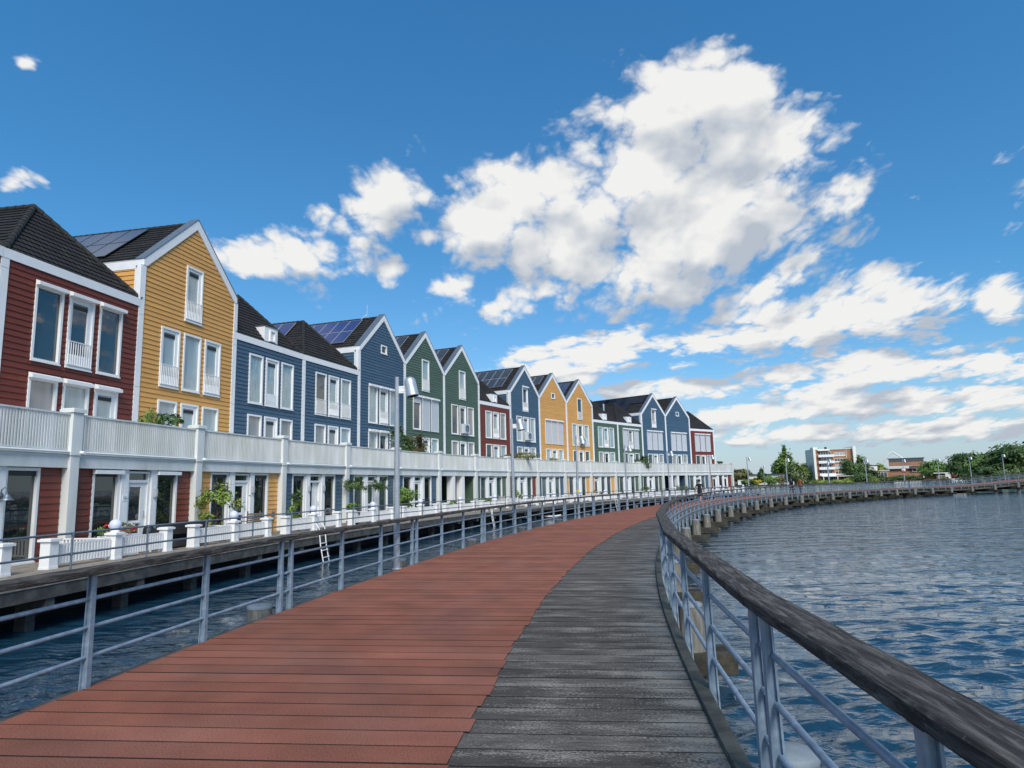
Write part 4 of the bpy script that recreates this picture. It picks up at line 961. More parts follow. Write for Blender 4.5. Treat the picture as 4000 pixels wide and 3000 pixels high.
# ------------------------------------------------------------------ people
SKIN = mat('skin', (.42,.24,.17), .5, var=.05); HAIR = mat('dark_hair', (.015,.011,.009), .7)
def person(label, p, rz, J, E, clothes, scale=1., hair=None, extra=None):
    """J: joint name -> (x,y,z,radius); one skinned surface; clothes(z, x, y) -> material slot"""
    T = empty('person', label, 'person', p, rz); names = list(J); me = bpy.data.meshes.new('body')
    me.from_pydata([J[n][:3] for n in names], [(names.index(a_), names.index(b_)) for a_, b_ in E], [])
    o = bpy.data.objects.new('body', me); col.objects.link(o); md = o.modifiers.new('Skin','SKIN'); md.use_smooth_shade = True
    for i_, n in enumerate(names): me.skin_vertices[0].data[i_].radius = (J[n][3], J[n][3]*(.72 if n in ('chest','belly','pelvis') else 1)); me.skin_vertices[0].data[i_].use_root = (n == 'pelvis')
    sb = o.modifiers.new('Sub','SUBSURF'); sb.levels = 2; sb.render_levels = 2
    dg = bpy.context.evaluated_depsgraph_get(); dg.update(); nm = bpy.data.meshes.new_from_object(o.evaluated_get(dg)); bpy.data.objects.remove(o)
    mats, fn = clothes; nm.materials.clear()
    for mt in mats: nm.materials.append(mt)
    for f in nm.polygons: f.material_index = fn(f.center); f.use_smooth = True
    link('body', nm, T)
    hd = J['head']; 
    if hair:
        b = MB(); b.lathe([(.001,.135),(.06,.125),(.10,.085),(.118,.03),(.118,-.03),(.10,-.06)],14,0,(hd[0],hd[1]-.012,hd[2]+.02)); 
        if hair[1] == 'cap': b.idx([(hd[0]-.08,hd[1]+.09,hd[2]+.04),(hd[0]+.08,hd[1]+.09,hd[2]+.04),(hd[0]+.06,hd[1]+.20,hd[2]+.03),(hd[0]-.06,hd[1]+.20,hd[2]+.03)],[(0,1,2,3)])
        b.build('cap' if hair[1] == 'cap' else 'hair', hair[0], T)
    f = MB()
    for sx in (-1,1): f.obox((hd[0]+sx*.037,hd[1]+.092,hd[2]+.01),(.014,0,0),(0,.008,0),(0,0,.008)); f.lathe([(.001,.03),(.02,0),(.001,-.035)],8,1,(hd[0]+sx*.098,hd[1],hd[2]))
    f.obox((hd[0],hd[1]+.108,hd[2]-.02),(.012,0,0),(0,.018,0),(0,.006,.022),1); f.obox((hd[0],hd[1]+.094,hd[2]-.062),(.026,0,0),(0,.006,0),(0,0,.006),2)
    f.build('face', [BLACK, SKIN, mat('lips',(.3,.12,.1),.5)], T); return T
def hands(J, E, which):
    for s_ in which:
        w = Vector(J['wrist'+s_][:3]); dn = (w-Vector(J['elbow'+s_][:3])).normalized(); sd = Vector((1,0,0)) if abs(dn.x) < .8 else Vector((0,1,0)); sd = (sd-dn*sd.dot(dn)).normalized(); fw = dn.cross(sd)
        pm_ = w+dn*.07; J['palm'+s_] = (*pm_,.030); E.append(('wrist'+s_,'palm'+s_))
        for k in range(4):
            off = fw*(-.027+.018*k); q1 = pm_+dn*.035+off; q2 = q1+dn*(.045+.008*(1.5-abs(k-1.5)))+sd*(-.012 if w.x > 0 else .012)
            J[f'k{s_}{k}'] = (*q1,.010); J[f't{s_}{k}'] = (*q2,.008); E += [('palm'+s_,f'k{s_}{k}'),(f'k{s_}{k}',f't{s_}{k}')]
        q1 = w+dn*.04-fw*.035; q2 = q1+dn*.03-fw*.02; J[f'th{s_}'] = (*q1,.011); J[f'tt{s_}'] = (*q2,.009); E += [('palm'+s_,f'th{s_}'),(f'th{s_}',f'tt{s_}')]
def base_body(walk=.18, lean=0., sit=None):
    J = {'pelvis':(0,0,.96,.155),'belly':(0,.01,1.12,.150),'chest':(0,0,1.33,.175),'neckb':(0,-.01,1.49,.075),'neck':(0,.0,1.55,.058),'jaw':(0,.025,1.63,.078),'head':(0,.01,1.71,.102),'crown':(0,0,1.78,.070)}
    E = [('pelvis','belly'),('belly','chest'),('chest','neckb'),('neckb','neck'),('neck','jaw'),('jaw','head'),('head','crown')]
    for s_, x, w in (('L',-1,1),('R',1,-1)):
        J['shoulder'+s_] = (x*.205,-.01,1.43,.070); J['elbow'+s_] = (x*.275,-.03-w*walk*.5,1.15,.048); J['wrist'+s_] = (x*.265,.07-w*walk*.8,.91,.033)
        J['hip'+s_] = (x*.095,0,.90,.112); J['knee'+s_] = (x*.105,w*walk*.75+.04,.50,.066); J['ankle'+s_] = (x*.11,w*walk*1.1-(.08 if w < 0 else 0),.09 if w > 0 else .13,.042); J['toe'+s_] = (x*.125,w*walk*1.1+.16-(.08 if w < 0 else 0),.035 if w > 0 else .045,.036)
        E += [('chest','shoulder'+s_),('shoulder'+s_,'elbow'+s_),('elbow'+s_,'wrist'+s_),('pelvis','hip'+s_),('hip'+s_,'knee'+s_),('knee'+s_,'ankle'+s_),('ankle'+s_,'toe'+s_)]
    return J, E
CB = mat('black_cotton', (.010,.010,.012), .9, var=.2); CSH = mat('white_shoe', (.55,.55,.54), .6); JEAN = mat('blue_denim', (.03,.05,.10), .85, var=.15); RUST = mat('rust_jacket', (.20,.062,.018), .8, var=.12); DK = mat('dark_grey_cloth', (.022,.024,.028), .9, var=.15)
# walker in black
J, E = base_body(.2); hands(J, E, 'LR'); J['head'] = (.02,.01,1.71,.102)
def fn1(c):
    if c.z < .10: return 3
    if c.z < .50: return 0
    if c.z < .93 and abs(c.x) < .21: return 1
    if c.z > 1.50: return 0
    if abs(c.x) > .235 and c.z < 1.20: return 0
    if c.z < .93: return 0
    return 2
pp = bw(64.0, 3.35); person('person in black t-shirt, shorts and cap walking away along the boardwalk', pp, bh(64)-PI/2, J, E, ([SKIN, DK, CB, CSH], fn1), hair=(BLACK,'cap'))
# walker in rust jacket and jeans
J, E = base_body(.22); hands(J, E, 'LR')
def fn2(c):
    if c.z < .10: return 2
    if c.z > 1.52: return 0
    if abs(c.x) > .23 and c.z < .90: return 0
    if c.z < .90: return 1
    return 3
pp = bw(90.4, 1.9); person('person in rust-orange jacket and blue jeans walking on the far boardwalk', pp, bh(90.4)+PI/2, J, E, ([SKIN, JEAN, DK, RUST], fn2), hair=(HAIR,'hair'))
# cyclist riding towards the camera
J = {'pelvis':(0,-.05,1.00,.15),'belly':(0,.06,1.15,.145),'chest':(0,.16,1.34,.165),'neckb':(0,.22,1.49,.07),'neck':(0,.25,1.55,.056),'jaw':(0,.29,1.62,.076),'head':(0,.28,1.70,.10),'crown':(0,.26,1.77,.07)}
E = [('pelvis','belly'),('belly','chest'),('chest','neckb'),('neckb','neck'),('neck','jaw'),('jaw','head'),('head','crown')]
for s_, x, kz, ky, az, ay in (('L',-1,.66,.34,.24,.24),('R',1,.80,.36,.46,.20)):
    J['shoulder'+s_] = (x*.20,.17,1.43,.066); J['elbow'+s_] = (x*.29,.32,1.20,.046); J['wrist'+s_] = (x*.29,.50,1.08,.032)
    J['hip'+s_] = (x*.095,-.03,.97,.105); J['knee'+s_] = (x*.12,ky,kz,.064); J['ankle'+s_] = (x*.12,ay-.12,az,.042); J['toe'+s_] = (x*.12,ay+.05,az-.05,.036)
    E += [('chest','shoulder'+s_),('shoulder'+s_,'elbow'+s_),('elbow'+s_,'wrist'+s_),('pelvis','hip'+s_),('hip'+s_,'knee'+s_),('knee'+s_,'ankle'+s_),('ankle'+s_,'toe'+s_)]
hands(J, E, 'LR')
def fn3(c):
    if c.z > 1.51: return 0
    if c.y > .50: return 0
    if c.y > .20 and abs(c.x) > .22 and c.z > 1.0: return 3
    return 1 if c.z > .95 else 2
pp = bw(86.2, 1.3); rz = bh(86.2)+PI/2
person('person in dark clothes with pale sleeves riding a bicycle', pp, rz, J, E, ([SKIN, DK, CB, SHUT], fn3), hair=(HAIR,'hair'))
T = empty('bicycle','dark city bicycle ridden towards the camera on the far boardwalk','bicycle',pp,rz)
def ring(r, t, c): 
    b = MB(); b.tube([(c[0],c[1]+r*math.cos(2*PI*k/24),c[2]+r*math.sin(2*PI*k/24)) for k in range(25)], t, 6, caps=False); return b
for y in (-.52,.56):
    w_ = ring(.33,.022,(0,y,.355)).build('wheel', BLACK, T); b = MB()
    for k in range(10): b.tube([(0,y,.355),(0,y+.31*math.cos(PI*k/5),.355+.31*math.sin(PI*k/5))],.003,4)
    b.tube([(-.05,y,.355),(.05,y,.355)],.025,8); b.build('spokes', ALU, w_)
b = MB()
for q in ([(0,-.52,.355),(0,-.10,.30),(0,.40,.72)],[(0,-.10,.30),(0,-.22,.84)],[(0,-.20,.78),(0,.40,.80)],[(0,-.52,.355),(0,-.20,.70)],[(0,.56,.355),(0,.40,.72),(0,.36,.98)]): b.tube(q,.018,8)
b.build('frame', BLACK, T)
b = MB(); b.tube([(-.30,.42,1.03),(-.20,.46,1.05),(0,.40,1.04),(.20,.46,1.05),(.30,.42,1.03)],.015,8); b.build('handlebar', ALU, T)
b = MB(); b.obox((0,-.24,.87),(.08,0,0),(0,.13,0),(0,0,.03)); b.build('saddle', BLACK, T)
b = MB(); b.lathe([(.001,.0),(.06,.0),(.07,.05),(.001,.06)],12,0,(0,.47,.90),Matrix.Rotation(-PI/2,3,'X')); b.build('headlight', ALU, T)
b = MB(); b.tube([(-.13,.02,.24),(-.06,-.10,.30),(.06,-.10,.30),(.13,-.22,.36)],.014,6); b.build('pedals', ALU, T)

# ------------------------------------------------------------------ far shore
GRASS = mat('shore_grass', (.085,.115,.030), .9, c2=(.13,.15,.05), vscale=.12, var=.25)
SH = [(1500,1925),(2300,1913),(2700,1904),(2860,1900.5),(3229,1890.5),(3560,1885.5),(3767,1886),(3800,1893),(3880,1894),(4060,1894),(4500,1884)]
shp = [unz(x,y,ZW) for x, y in SH]
def far_land():
    mb = MB(); n = 14; rows = []
    for q in shp:
        D = math.hypot(q[0],q[1]); dr = np.array([q[0]/D,q[1]/D]); rows.append([(q[0]+dr[0]*t, q[1]+dr[1]*t, z) for t, z in ((0,ZW-.3),(.6,ZW+.35),(4,ZW+.6),(14,.1),(60,.4),(3000,1.0))])
    for a_, b_ in zip(rows[:-1], rows[1:]):
        for k in range(5): mb.poly([a_[k],b_[k],b_[k+1],a_[k+1]],0,None,True)
    return mb
struct('far_bank', far_land(), GRASS)
def shoreD(px):
    xs = [q[0] for q in SH]; D = [math.hypot(q[0],q[1]) for q in shp]; return float(np.interp(px, xs, D))
BRICK = mat('brick', (.38,.19,.105), .85, var=.18, vscale=.6, bump=.2, bscale=9, c2=(.33,.16,.09)); BRICKD = mat('dark_brick', (.12,.065,.05), .85, var=.15, vscale=.6); CREAM = mat('cream_render', (.80,.77,.70), .8, var=.05, vscale=.5); ROOFD = mat('flat_roof_dark', (.05,.05,.055), .8, var=.2, vscale=.5); GLASSF = pane('far_glass', (.05,.065,.08), 0, .06)
def facade_frame(px, D, rot=0.):
    d = ray(px, 1850); b = math.atan2(d[0], d[1]); return -b+rot, Vector((d[0],d[1],0)).normalized()*D
def win(par, x, z, w, h, y, n=1, m_=None):
    b = MB(); t = .12
    b.box(x,x+w,y-.10,y+.02,z,z+t); b.box(x,x+w,y-.10,y+.02,z+h-t,z+h)
    for k in range(n+1): q = x+(w-t)*k/n; b.box(q,q+t,y-.099,y+.019,z+t,z+h-t)
    o = b.build('window', WHITE, par); b = MB(); b.box(x+.05,x+w-.05,y-.04,y-.02,z+.05,z+h-.05); b.build('pane', m_ or GLASSF, o)
def apartment():
    D = 345.; rz, p = facade_frame(3186, D); k = D/F; rz += .22
    T = empty('apartment_block','five-storey brick and white apartment block with balconies on the far shore','building',(p.x,p.y,.3),rz)
    Wf, Hh, Dp = 16.6, 14.3, 15.
    b = MB(); b.box(.5,Wf,0,Dp,0,Hh); b.build('wall', BRICK, T)
    b = MB(); b.box(-.5,.5,-1.2,Dp+.3,0,Hh+.5); b.build('end_slab', CREAM, T); b = MB(); b.box(Wf-.2,Wf+1.1,-1.6,Dp,0,Hh+1.2); b.build('end_slab', CREAM, T); b = MB(); b.box(-.2,1.6,.1,6,Hh+.5,Hh+1.3); b.build('stair_tower', CREAM, T)
    b = MB(); b.box(.6,Wf-.2,-.3,Dp,Hh+.01,Hh+.25); b.box(1.6,6.6,-1.3,.0,Hh-.5,Hh); b.build('roof', CREAM, T)
    b = MB(); b.box(5.6,6.5,3,4,Hh+.25,Hh+1.4); b.build('chimney', ROOFD, T)
    for f in range(4):
        z = 2.35+f*2.85
        b = MB(); b.box(1.5,8.2,-1.7,-.02,z,z+.25); b.box(1.5,8.2,-1.7,-1.55,z+.25,z+1.15); b.box(1.5,1.65,-1.55,-.02,z+.25,z+1.15); b.box(8.05,8.2,-1.55,-.02,z+.25,z+1.15); b.build('balcony', WHITE, T)
        win(T,2.8,z+.3,4.6,2.2,-.03,4); b = MB(); b.box(2.0,2.7,-.06,-.01,z+.3,z+2.4); b.build('door', ROOFD, T)
        if f in (1,3,0,2): win(T,8.6,z+.75,4.8,1.35,-.03,4, PANE['blind'] if f in (3,1) else None)
        b = MB(); b.box(8.5,13.5,-.09,-.02,z+.35,z+.74); b.build('sill_panel', CREAM, T)
    b = MB(); b.box(2.2,Wf-.3,-2.6,-.02,2.0,2.3); b.box(2.6,2.9,-2.5,-2.2,0,2.0); b.box(8.6,8.9,-2.5,-2.2,0,2.0); b.build('canopy', CREAM, T)
    win(T,3.2,.1,5.2,1.8,-.03,5); b = MB(); b.box(10.5,14.5,-.05,-.02,0,1.9); b.build('garage_opening', BRICKD, T)
    for f in range(4):   # stair windows in the end slab
        for y in (2.5,5.5): b = MB(); b.box(-.52,-.49,y,y+.8,3+f*2.8,4.6+f*2.8); b.build('stair_window', GLASSF, T)
    b = MB(); b.tube([(13.9,-.1,.3),(13.9,-.1,Hh)],.10,6); b.build('downpipe', CREAM, T)
apartment()
def villa(label, px0, px1, ytop, ybot, D, wm, rm, over=.4, pitch=0, wins=(), dp=9., rot=0., zb=None):
    rz, p = facade_frame(px0, D, rot); k = D/F; w = (px1-px0)*k*(1+((px0-2000)/F)**2)**.5*1.0; dd = ray((px0+px1)/2, ytop); zt = HC+D*dd[2]/math.hypot(dd[0],dd[1]); dd = ray((px0+px1)/2, ybot); z0 = HC+D*dd[2]/math.hypot(dd[0],dd[1])
    z0 = min(z0, .5) if zb is None else zb
    T = empty('villa', label, 'house', (p.x,p.y,z0), rz); h = zt-z0
    b = MB(); b.box(0,w,0,dp,0,h-.25); b.build('wall', wm, T)
    b = MB()
    if pitch: b.idx([(-over,-over,h-.25),(w+over,-over,h-.25),(w+over,dp+over,h-.25),(-over,dp+over,h-.25),(-over,dp/2,h+pitch),(w+over,dp/2,h+pitch)],[(0,1,5,4),(2,3,4,5),(0,4,3),(1,2,5),(0,3,2,1)])
    else: b.box(-over,w+over,-over,dp+over,h-.249,h)
    b.build('roof', rm, T)
    for (x, z, ww, hh, n) in wins: win(T, x*w, z*h, ww*w, hh*h, -.02, n)
    return T
villa('white bungalow with long dark roof behind shrubs, far left',2925,3060,1851,1893,335,CREAM,ROOFD,1.0,wins=[(.1,.2,.15,.5,2),(.4,.2,.2,.5,3),(.75,.15,.15,.6,2)])
villa('low white garden house beside the yellow shrub',2880,2932,1871,1894,326,CREAM,ROOFD,.3,wins=[(.2,.3,.3,.45,2)])
villa('small white house with dark flat roof near the round tree',3379,3414,1817,1862,365,CREAM,ROOFD,.3,wins=[(.15,.72,.25,.15,1),(.5,.72,.25,.15,1)])
villa('low brick house with white-framed windows beside the dark bush',3385,3474,1837,1866,350,BRICK,CREAM,.3,wins=[(.18,.3,.2,.5,2),(.42,.25,.2,.55,2),(.70,.3,.2,.5,2)])
V = villa('wide brick villa with overhanging flat roof behind hedge',3476,3656,1829,1873,318,BRICK,ROOFD,.9,dp=10)
win(V,8,3.1,4.5,1.4,-.02,3); win(V,15,3.0,5.5,1.7,-.02,4)
b = MB(); b.box(7,22,-.06,-.01,2.6,5.4); b.build('upper_storey', BRICKD, V)
b = MB(); b.box(11.5,22,-3.0,-.07,2.2,3.2); b.box(11.5,11.8,-3.0,-.07,0,2.2); b.box(16.5,16.8,-3.0,-.07,0,2.2); b.box(21.6,22,-3.0,-.07,0,3.2); b.build('balcony', CREAM, V)
b = MB(); b.box(0,12.4,2,9,5.7,8.5); b.build('penthouse', BRICK, V)
b = MB(); b.box(.2,12.2,1.9,1.99,7.3,8.4); b.build('penthouse_window', GLASSF, V); b = MB(); b.box(-.4,12.8,1.6,9.4,8.501,8.75); b.build('penthouse_roof', ZINC, V)
b = MB(); b.tube([(-2.6,3,6.6),(.8,3,11.0),(2.0,3,11.3),(5.2,3,8.6)],.26,8); b.build('white_truss', CREAM, V)
villa('flat white villa behind a low hedge, right of brick villa',3655,3700,1846,1884,268,BRICKD,CREAM,.6,wins=[(.1,.1,.5,.6,3)])
villa('white garden wall house beside the russet shrub',3692,3748,1847,1880,258,CREAM,CREAM,.1,wins=[(.5,.3,.05,.5,1)])
villa('dark roofed hall far behind the shore trees',3570,3640,1818,1850,420,BRICKD,ROOFD,.5); villa('grey roofed hall far behind right shore trees',3690,3775,1815,1850,420,ROOFD,ROOFD,.5)
# trees on the far shore
def tree(label, px, ytop, ybot, wpx, D, lm, kind='round', n=1700, name=None, cat='tree', lift=.0):
    k = D/F; c_ = at(px, ybot, D); t_ = at(px, ytop, D); z0 = min(c_.z, .6); H_ = t_.z-z0; w = wpx*k*1.2/2
    p = (c_.x,c_.y,z0); n = int(n*1.7)
    if kind == 'cone': return plant(name or 'conifer_tree', label, cat, p, (w*1.35,w*1.35,H_*.52), H_*.52, int(n*1.4), max(.36,H_*.042), lm, 30, .22, True)
    if kind == 'bush': return plant(name or 'shore_shrub', label, cat, p, (w,w*.8,H_*.5), H_*.46, n, max(.30,H_*.07), lm, 22, 0)
    return plant(name or 'broadleaf_tree', label, cat, p, (w,w*.9,H_*.42), H_*.58, n, max(.42,H_*.055), lm, 30, .25)
tree('round olive-green tree just right of the house row',2895,1834,1888,62,345,OLIVE)
tree('dark tree behind the olive one beside a lamp post',2926,1838,1885,28,365,DARKG,n=900)
tree('small dark cone-shaped conifer before the white bungalow',2976,1832,1872,24,320,DARKG,'cone',1100)
tree('slender blue-green conifer left of the tallest conifer',3034,1806,1872,40,372,BLUEG,'cone',1500)
tree('tallest dark green conifer left of the apartment block',3074,1762,1872,66,345,GREEN,'cone',3200)
tree('pale willow-like tree left of the apartment block',3118,1820,1890,64,335,PALE,'bush',2200,'willow_tree')
tree('yellow-green tree touching the apartment block',3150,1815,1882,46,352,LIME,n=1500)
tree('dense dark round tree right of the apartment block',3345,1785,1862,64,350,DARKG,n=3000)
tree('broad dark green bush standing at the water edge',3384,1838,1893,92,322,DARKG,'bush',2600)
tree('slim yellowish young tree beside the brick house',3442,1811,1850,28,370,LIME,n=700)
tree('round green tree behind the brick villa roof',3652,1801,1850,70,300,GREEN,n=2200)
tree('green tree right of the round one behind villa',3702,1818,1856,66,290,GREEN,n=1600); tree('bright green tree beside the right wood',3742,1818,1862,60,270,GREEN,n=1500)
tree('dark feathery tree at the left of the right wood',3800,1777,1880,96,205,DARKG,n=3200); tree('bright-crowned tree in the middle of the right wood',3880,1780,1884,100,200,GREEN,n=3200)
tree('tall dark tree at the right picture edge',3960,1758,1886,120,196,DARKG,n=3800); tree('tallest dark tree cut by the right picture edge',4030,1738,1888,150,192,DARKG,n=3800)
tree('low dark tree filling the wood below bright crown',3840,1815,1888,90,195,DARKG,'bush',2400,'broadleaf_tree'); tree('low dark tree before the tall right-edge tree',3925,1812,1889,110,188,DARKG,'bush',2600,'broadleaf_tree')
tree('whitish flowering shrub before the right wood',3830,1848,1885,28,186,PALE,'bush',700)
tree('bright yellow shrub before the white bungalow',2950,1868,1893,34,318,YEL,'bush',900); tree('green shrub left of the yellow shrub',2914,1874,1895,22,318,GREEN,'bush',700); tree('dark shrub below the yellow shrub',2942,1880,1896,20,316,DARKG,'bush',500)
tree('broad green shrub before the bungalow windows',3016,1857,1889,44,320,GREEN,'bush',1500); tree('olive shrub right of the bungalow windows',3050,1860,1890,30,325,OLIVE,'bush',800)
tree('lime ground shrub left before the apartment block',3200,1874,1890,50,318,LIME,'bush',1000); tree('lime ground shrub in the middle before apartment block',3262,1874,1891,60,316,LIME,'bush',1100); tree('lime ground shrub right before the apartment block',3318,1870,1892,52,318,LIME,'bush',1000); tree('small palm-like shrub at the apartment corner',3178,1868,1886,16,330,DARKG,'bush',400)
tree('long dark hedge before the brick villa, left half',3490,1858,1884,60,305,DARKG,'bush',1500,'hedge','hedge'); tree('long dark hedge before the brick villa, right half',3545,1857,1884,60,300,DARKG,'bush',1500,'hedge','hedge'); tree('tapering dark hedge end before the white balcony',3585,1866,1886,44,296,DARKG,'bush',900,'hedge','hedge')
tree('clipped low hedge before the flat white villa',3690,1863,1884,44,255,OLIVE,'bush',1000,'hedge','hedge'); tree('russet red shrub before the white wall',3735,1853,1870,26,252,REDF,'bush',600); tree('sloping green shrub bed beside the dark bush',3450,1868,1892,70,312,LIME,'bush',1200)
for k, (px, lab) in enumerate(((2987,'small far shore lamp post beside the cone conifer'),(3238,'far shore lamp post before the apartment balconies'))):
    q = at(px,1890,318); lamp((q.x,q.y,-.3), -1.4, lab, 2.0)
# white picket fence and villa fence on shore
for px0, px1, yt, yb, D, lab, mm in ((3715,3748,1868,1880,246,'short white picket fence at the shore near russet shrub',WHITE),(3490,3560,1878,1888,292,'pale wooden rail fence below the dark hedge',CREAM)):
    rz, p = facade_frame(px0, D); w = (px1-px0)*D/F*1.15; z0 = at(px0,yb,D).z; h = at(px0,yt,D).z-z0; T = empty('shore_fence', lab, 'fence', (p.x,p.y,z0), rz)
    b = MB(); n = int(w/.45)
    for j in range(n): b.box(j*w/n,j*w/n+.16,0,.05,-.5,h)
    b.build('pickets', mm, T); b = MB(); b.box(0,w,.05,.1,h*.7,h*.85); b.box(0,w,.05,.1,h*.2,h*.35); b.build('rail', mm, T)

# ------------------------------------------------------------------ sky and sun
SUN_AZ = math.atan2(.20, -.98); SUN_EL = math.radians(42)
w = bpy.data.worlds.new('World'); sc.world = w; w.use_nodes = True; nt = w.node_tree; N, L = nt.nodes, nt.links
bg = N['Background']; SKY_S = .077; bg.inputs['Strength'].default_value = SKY_S
sky = N.new('ShaderNodeTexSky'); sky.sky_type = 'NISHITA'; sky.sun_disc = False; sky.sun_elevation = SUN_EL; sky.sun_rotation = SUN_AZ; sky.air_density = 1.0; sky.dust_density = .3; sky.ozone_density = 1.5
LOBES = [(0.33,0.599,0.136,0.076,-0.03),(0.258,0.636,0.078,0.04,-0.03),(0.219,0.582,0.081,0.048,-0.03),(0.352,0.5,0.178,0.085,-0.31),(0.447,0.505,0.083,0.074,-0.03),(0.275,0.426,0.241,0.107,-0.17),(0.038,0.432,0.144,0.069,0.16),(-0.047,0.476,0.072,0.035,0.16),(0.107,0.355,0.169,0.07,-0.39),(0.212,0.312,0.169,0.059,-0.08),(0.365,0.405,0.12,0.07,-0.03),(0.498,0.428,0.054,0.046,-0.03),(0.048,0.287,0.106,0.028,0.15),(-0.022,0.267,0.046,0.013,0.24),(-0.188,0.449,0.079,0.059,0.16),(-0.202,0.4,0.05,0.032,-0.03),(-0.285,0.429,0.023,0.015,-0.03),(-0.127,0.383,0.043,0.028,-0.03),(-0.127,0.447,0.043,0.031,-0.03),(-0.354,0.343,0.121,0.039,-0.1),(-0.177,0.33,0.018,0.022,-0.56),(-0.089,0.301,0.041,0.015,0.07),(0.379,0.286,0.085,0.022,0.24),(0.487,0.236,0.233,0.045,0.12),(0.603,0.273,0.104,0.044,-0.12),(0.741,0.255,0.052,0.036,-0.02),(0.261,0.203,0.062,0.018,-0.02),(0.094,0.186,0.104,0.03,0.12),(0.157,0.205,0.053,0.018,0.42),(0.086,0.175,0.083,0.014,-0.02),(0.514,0.158,0.16,0.032,0.05),(0.735,0.159,0.069,0.025,-0.02),(0.23,0.135,0.103,0.015,0.03),(0.092,0.151,0.038,0.015,0.15),(0.544,0.11,0.178,0.024,-0.02),(0.364,0.095,0.152,0.019,0.12),(0.722,0.111,0.089,0.018,-0.02),(0.532,0.064,0.224,0.014,-0.02),(0.347,0.055,0.037,0.008,-0.02),(0.649,0.071,0.122,0.014,-0.02),(-0.773,0.689,0.015,0.011,-0.03),(-0.773,0.487,0.023,0.014,-0.03),(-0.156,0.517,0.013,0.012,-0.57)]
LOBES += [(-1.35,.5,.3,.12,0),(-2.0,.9,.5,.25,0),(-3.2,.45,.8,.2,0),(1.7,.5,.35,.14,0),(2.3,.95,.6,.3,0),(3.3,.35,.9,.15,0),(0,1.6,.5,.3,0),(-1.2,1.5,.4,.3,0),(1.4,1.6,.4,.3,0),(-1.05,.16,.20,.05,0),(-1.6,.25,.5,.10,0),(-2.3,.5,.6,.2,0),(-1.0,.75,.1,.06,0),(.20,.38,.20,.09,-.2),(-.02,.40,.12,.06,.1),(.30,.545,.14,.07,-.1),(1.1,.45,.25,.12,0),(1.3,.2,.4,.06,0),(-1.2,.3,.35,.08,0),(-1.5,.6,.3,.15,0)]  # mostly unseen clouds outside the view, added to fill-light shaded walls and fronts
G = bpy.data.node_groups.new('cloud_field', 'ShaderNodeTree'); G.interface.new_socket('Vector', in_out='INPUT', socket_type='NodeSocketVector'); G.interface.new_socket('Soft', in_out='OUTPUT', socket_type='NodeSocketFloat'); G.interface.new_socket('Density', in_out='OUTPUT', socket_type='NodeSocketFloat')
gn, gl = G.nodes, G.links; gi, go = gn.new('NodeGroupInput'), gn.new('NodeGroupOutput')
def M_(op, a_, b_=None, c_=None, nodes=gn, links=gl):
    n = nodes.new('ShaderNodeMath'); n.operation = op
    for i_, v in enumerate((a_, b_, c_)):
        if v is None: continue
        if isinstance(v, (int,float)): n.inputs[i_].default_value = v
        else: links.new(v, n.inputs[i_])
    return n.outputs[0]
sx = gn.new('ShaderNodeSeparateXYZ'); gl.new(gi.outputs[0], sx.inputs[0])
vc = M_('ADD', sx.outputs[1], .26); un = M_('DIVIDE', sx.outputs[0], vc); vn = M_('ADD', M_('MULTIPLY', M_('LOGARITHM', vc, math.e), 1.1), M_('MULTIPLY', M_('MINIMUM', sx.outputs[1], .24), 3.6))
mpn = gn.new('ShaderNodeCombineXYZ'); gl.new(un, mpn.inputs[0]); gl.new(vn, mpn.inputs[1])
def gnoise(scale, det, rough, dist=0.):
    n = gn.new('ShaderNodeTexNoise'); n.inputs['Scale'].default_value = scale; n.inputs['Detail'].default_value = det; n.inputs['Roughness'].default_value = rough; n.inputs['Distortion'].default_value = dist; gl.new(mpn.outputs[0], n.inputs['Vector']); return n.outputs['Fac']
def gvor(scale, det):
    n = gn.new('ShaderNodeTexVoronoi'); n.voronoi_dimensions = '2D'; n.inputs['Scale'].default_value = scale; n.inputs['Detail'].default_value = det; n.inputs['Roughness'].default_value = .55; n.inputs['Lacunarity'].default_value = 2.3
    wn = gn.new('ShaderNodeTexNoise'); wn.inputs['Scale'].default_value = 9; wn.inputs['Detail'].default_value = 3; gl.new(mpn.outputs[0], wn.inputs['Vector']); av = gn.new('ShaderNodeVectorMath'); av.operation = 'MULTIPLY_ADD'
    gl.new(wn.outputs['Color'], av.inputs[0]); av.inputs[1].default_value = (.09,.09,.0); gl.new(mpn.outputs[0], av.inputs[2]); gl.new(av.outputs[0], n.inputs['Vector']); return n.outputs['Distance']
acc = None
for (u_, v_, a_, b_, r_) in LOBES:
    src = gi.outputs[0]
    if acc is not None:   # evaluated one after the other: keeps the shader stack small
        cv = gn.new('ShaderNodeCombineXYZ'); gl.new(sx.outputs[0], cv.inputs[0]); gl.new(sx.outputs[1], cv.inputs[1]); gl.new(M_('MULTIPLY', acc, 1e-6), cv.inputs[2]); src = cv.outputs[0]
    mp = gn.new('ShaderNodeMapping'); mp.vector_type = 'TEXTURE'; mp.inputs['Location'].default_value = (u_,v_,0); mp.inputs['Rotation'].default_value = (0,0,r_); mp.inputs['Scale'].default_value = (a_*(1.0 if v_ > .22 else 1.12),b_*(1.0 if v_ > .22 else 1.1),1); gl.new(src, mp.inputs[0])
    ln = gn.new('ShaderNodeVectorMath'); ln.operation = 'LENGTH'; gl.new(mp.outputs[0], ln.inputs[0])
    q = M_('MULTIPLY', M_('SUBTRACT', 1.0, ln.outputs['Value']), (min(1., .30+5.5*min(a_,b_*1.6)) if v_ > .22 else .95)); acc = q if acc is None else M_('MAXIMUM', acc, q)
acc = M_('MINIMUM', acc, .55); acc = M_('MAXIMUM', acc, -.8)
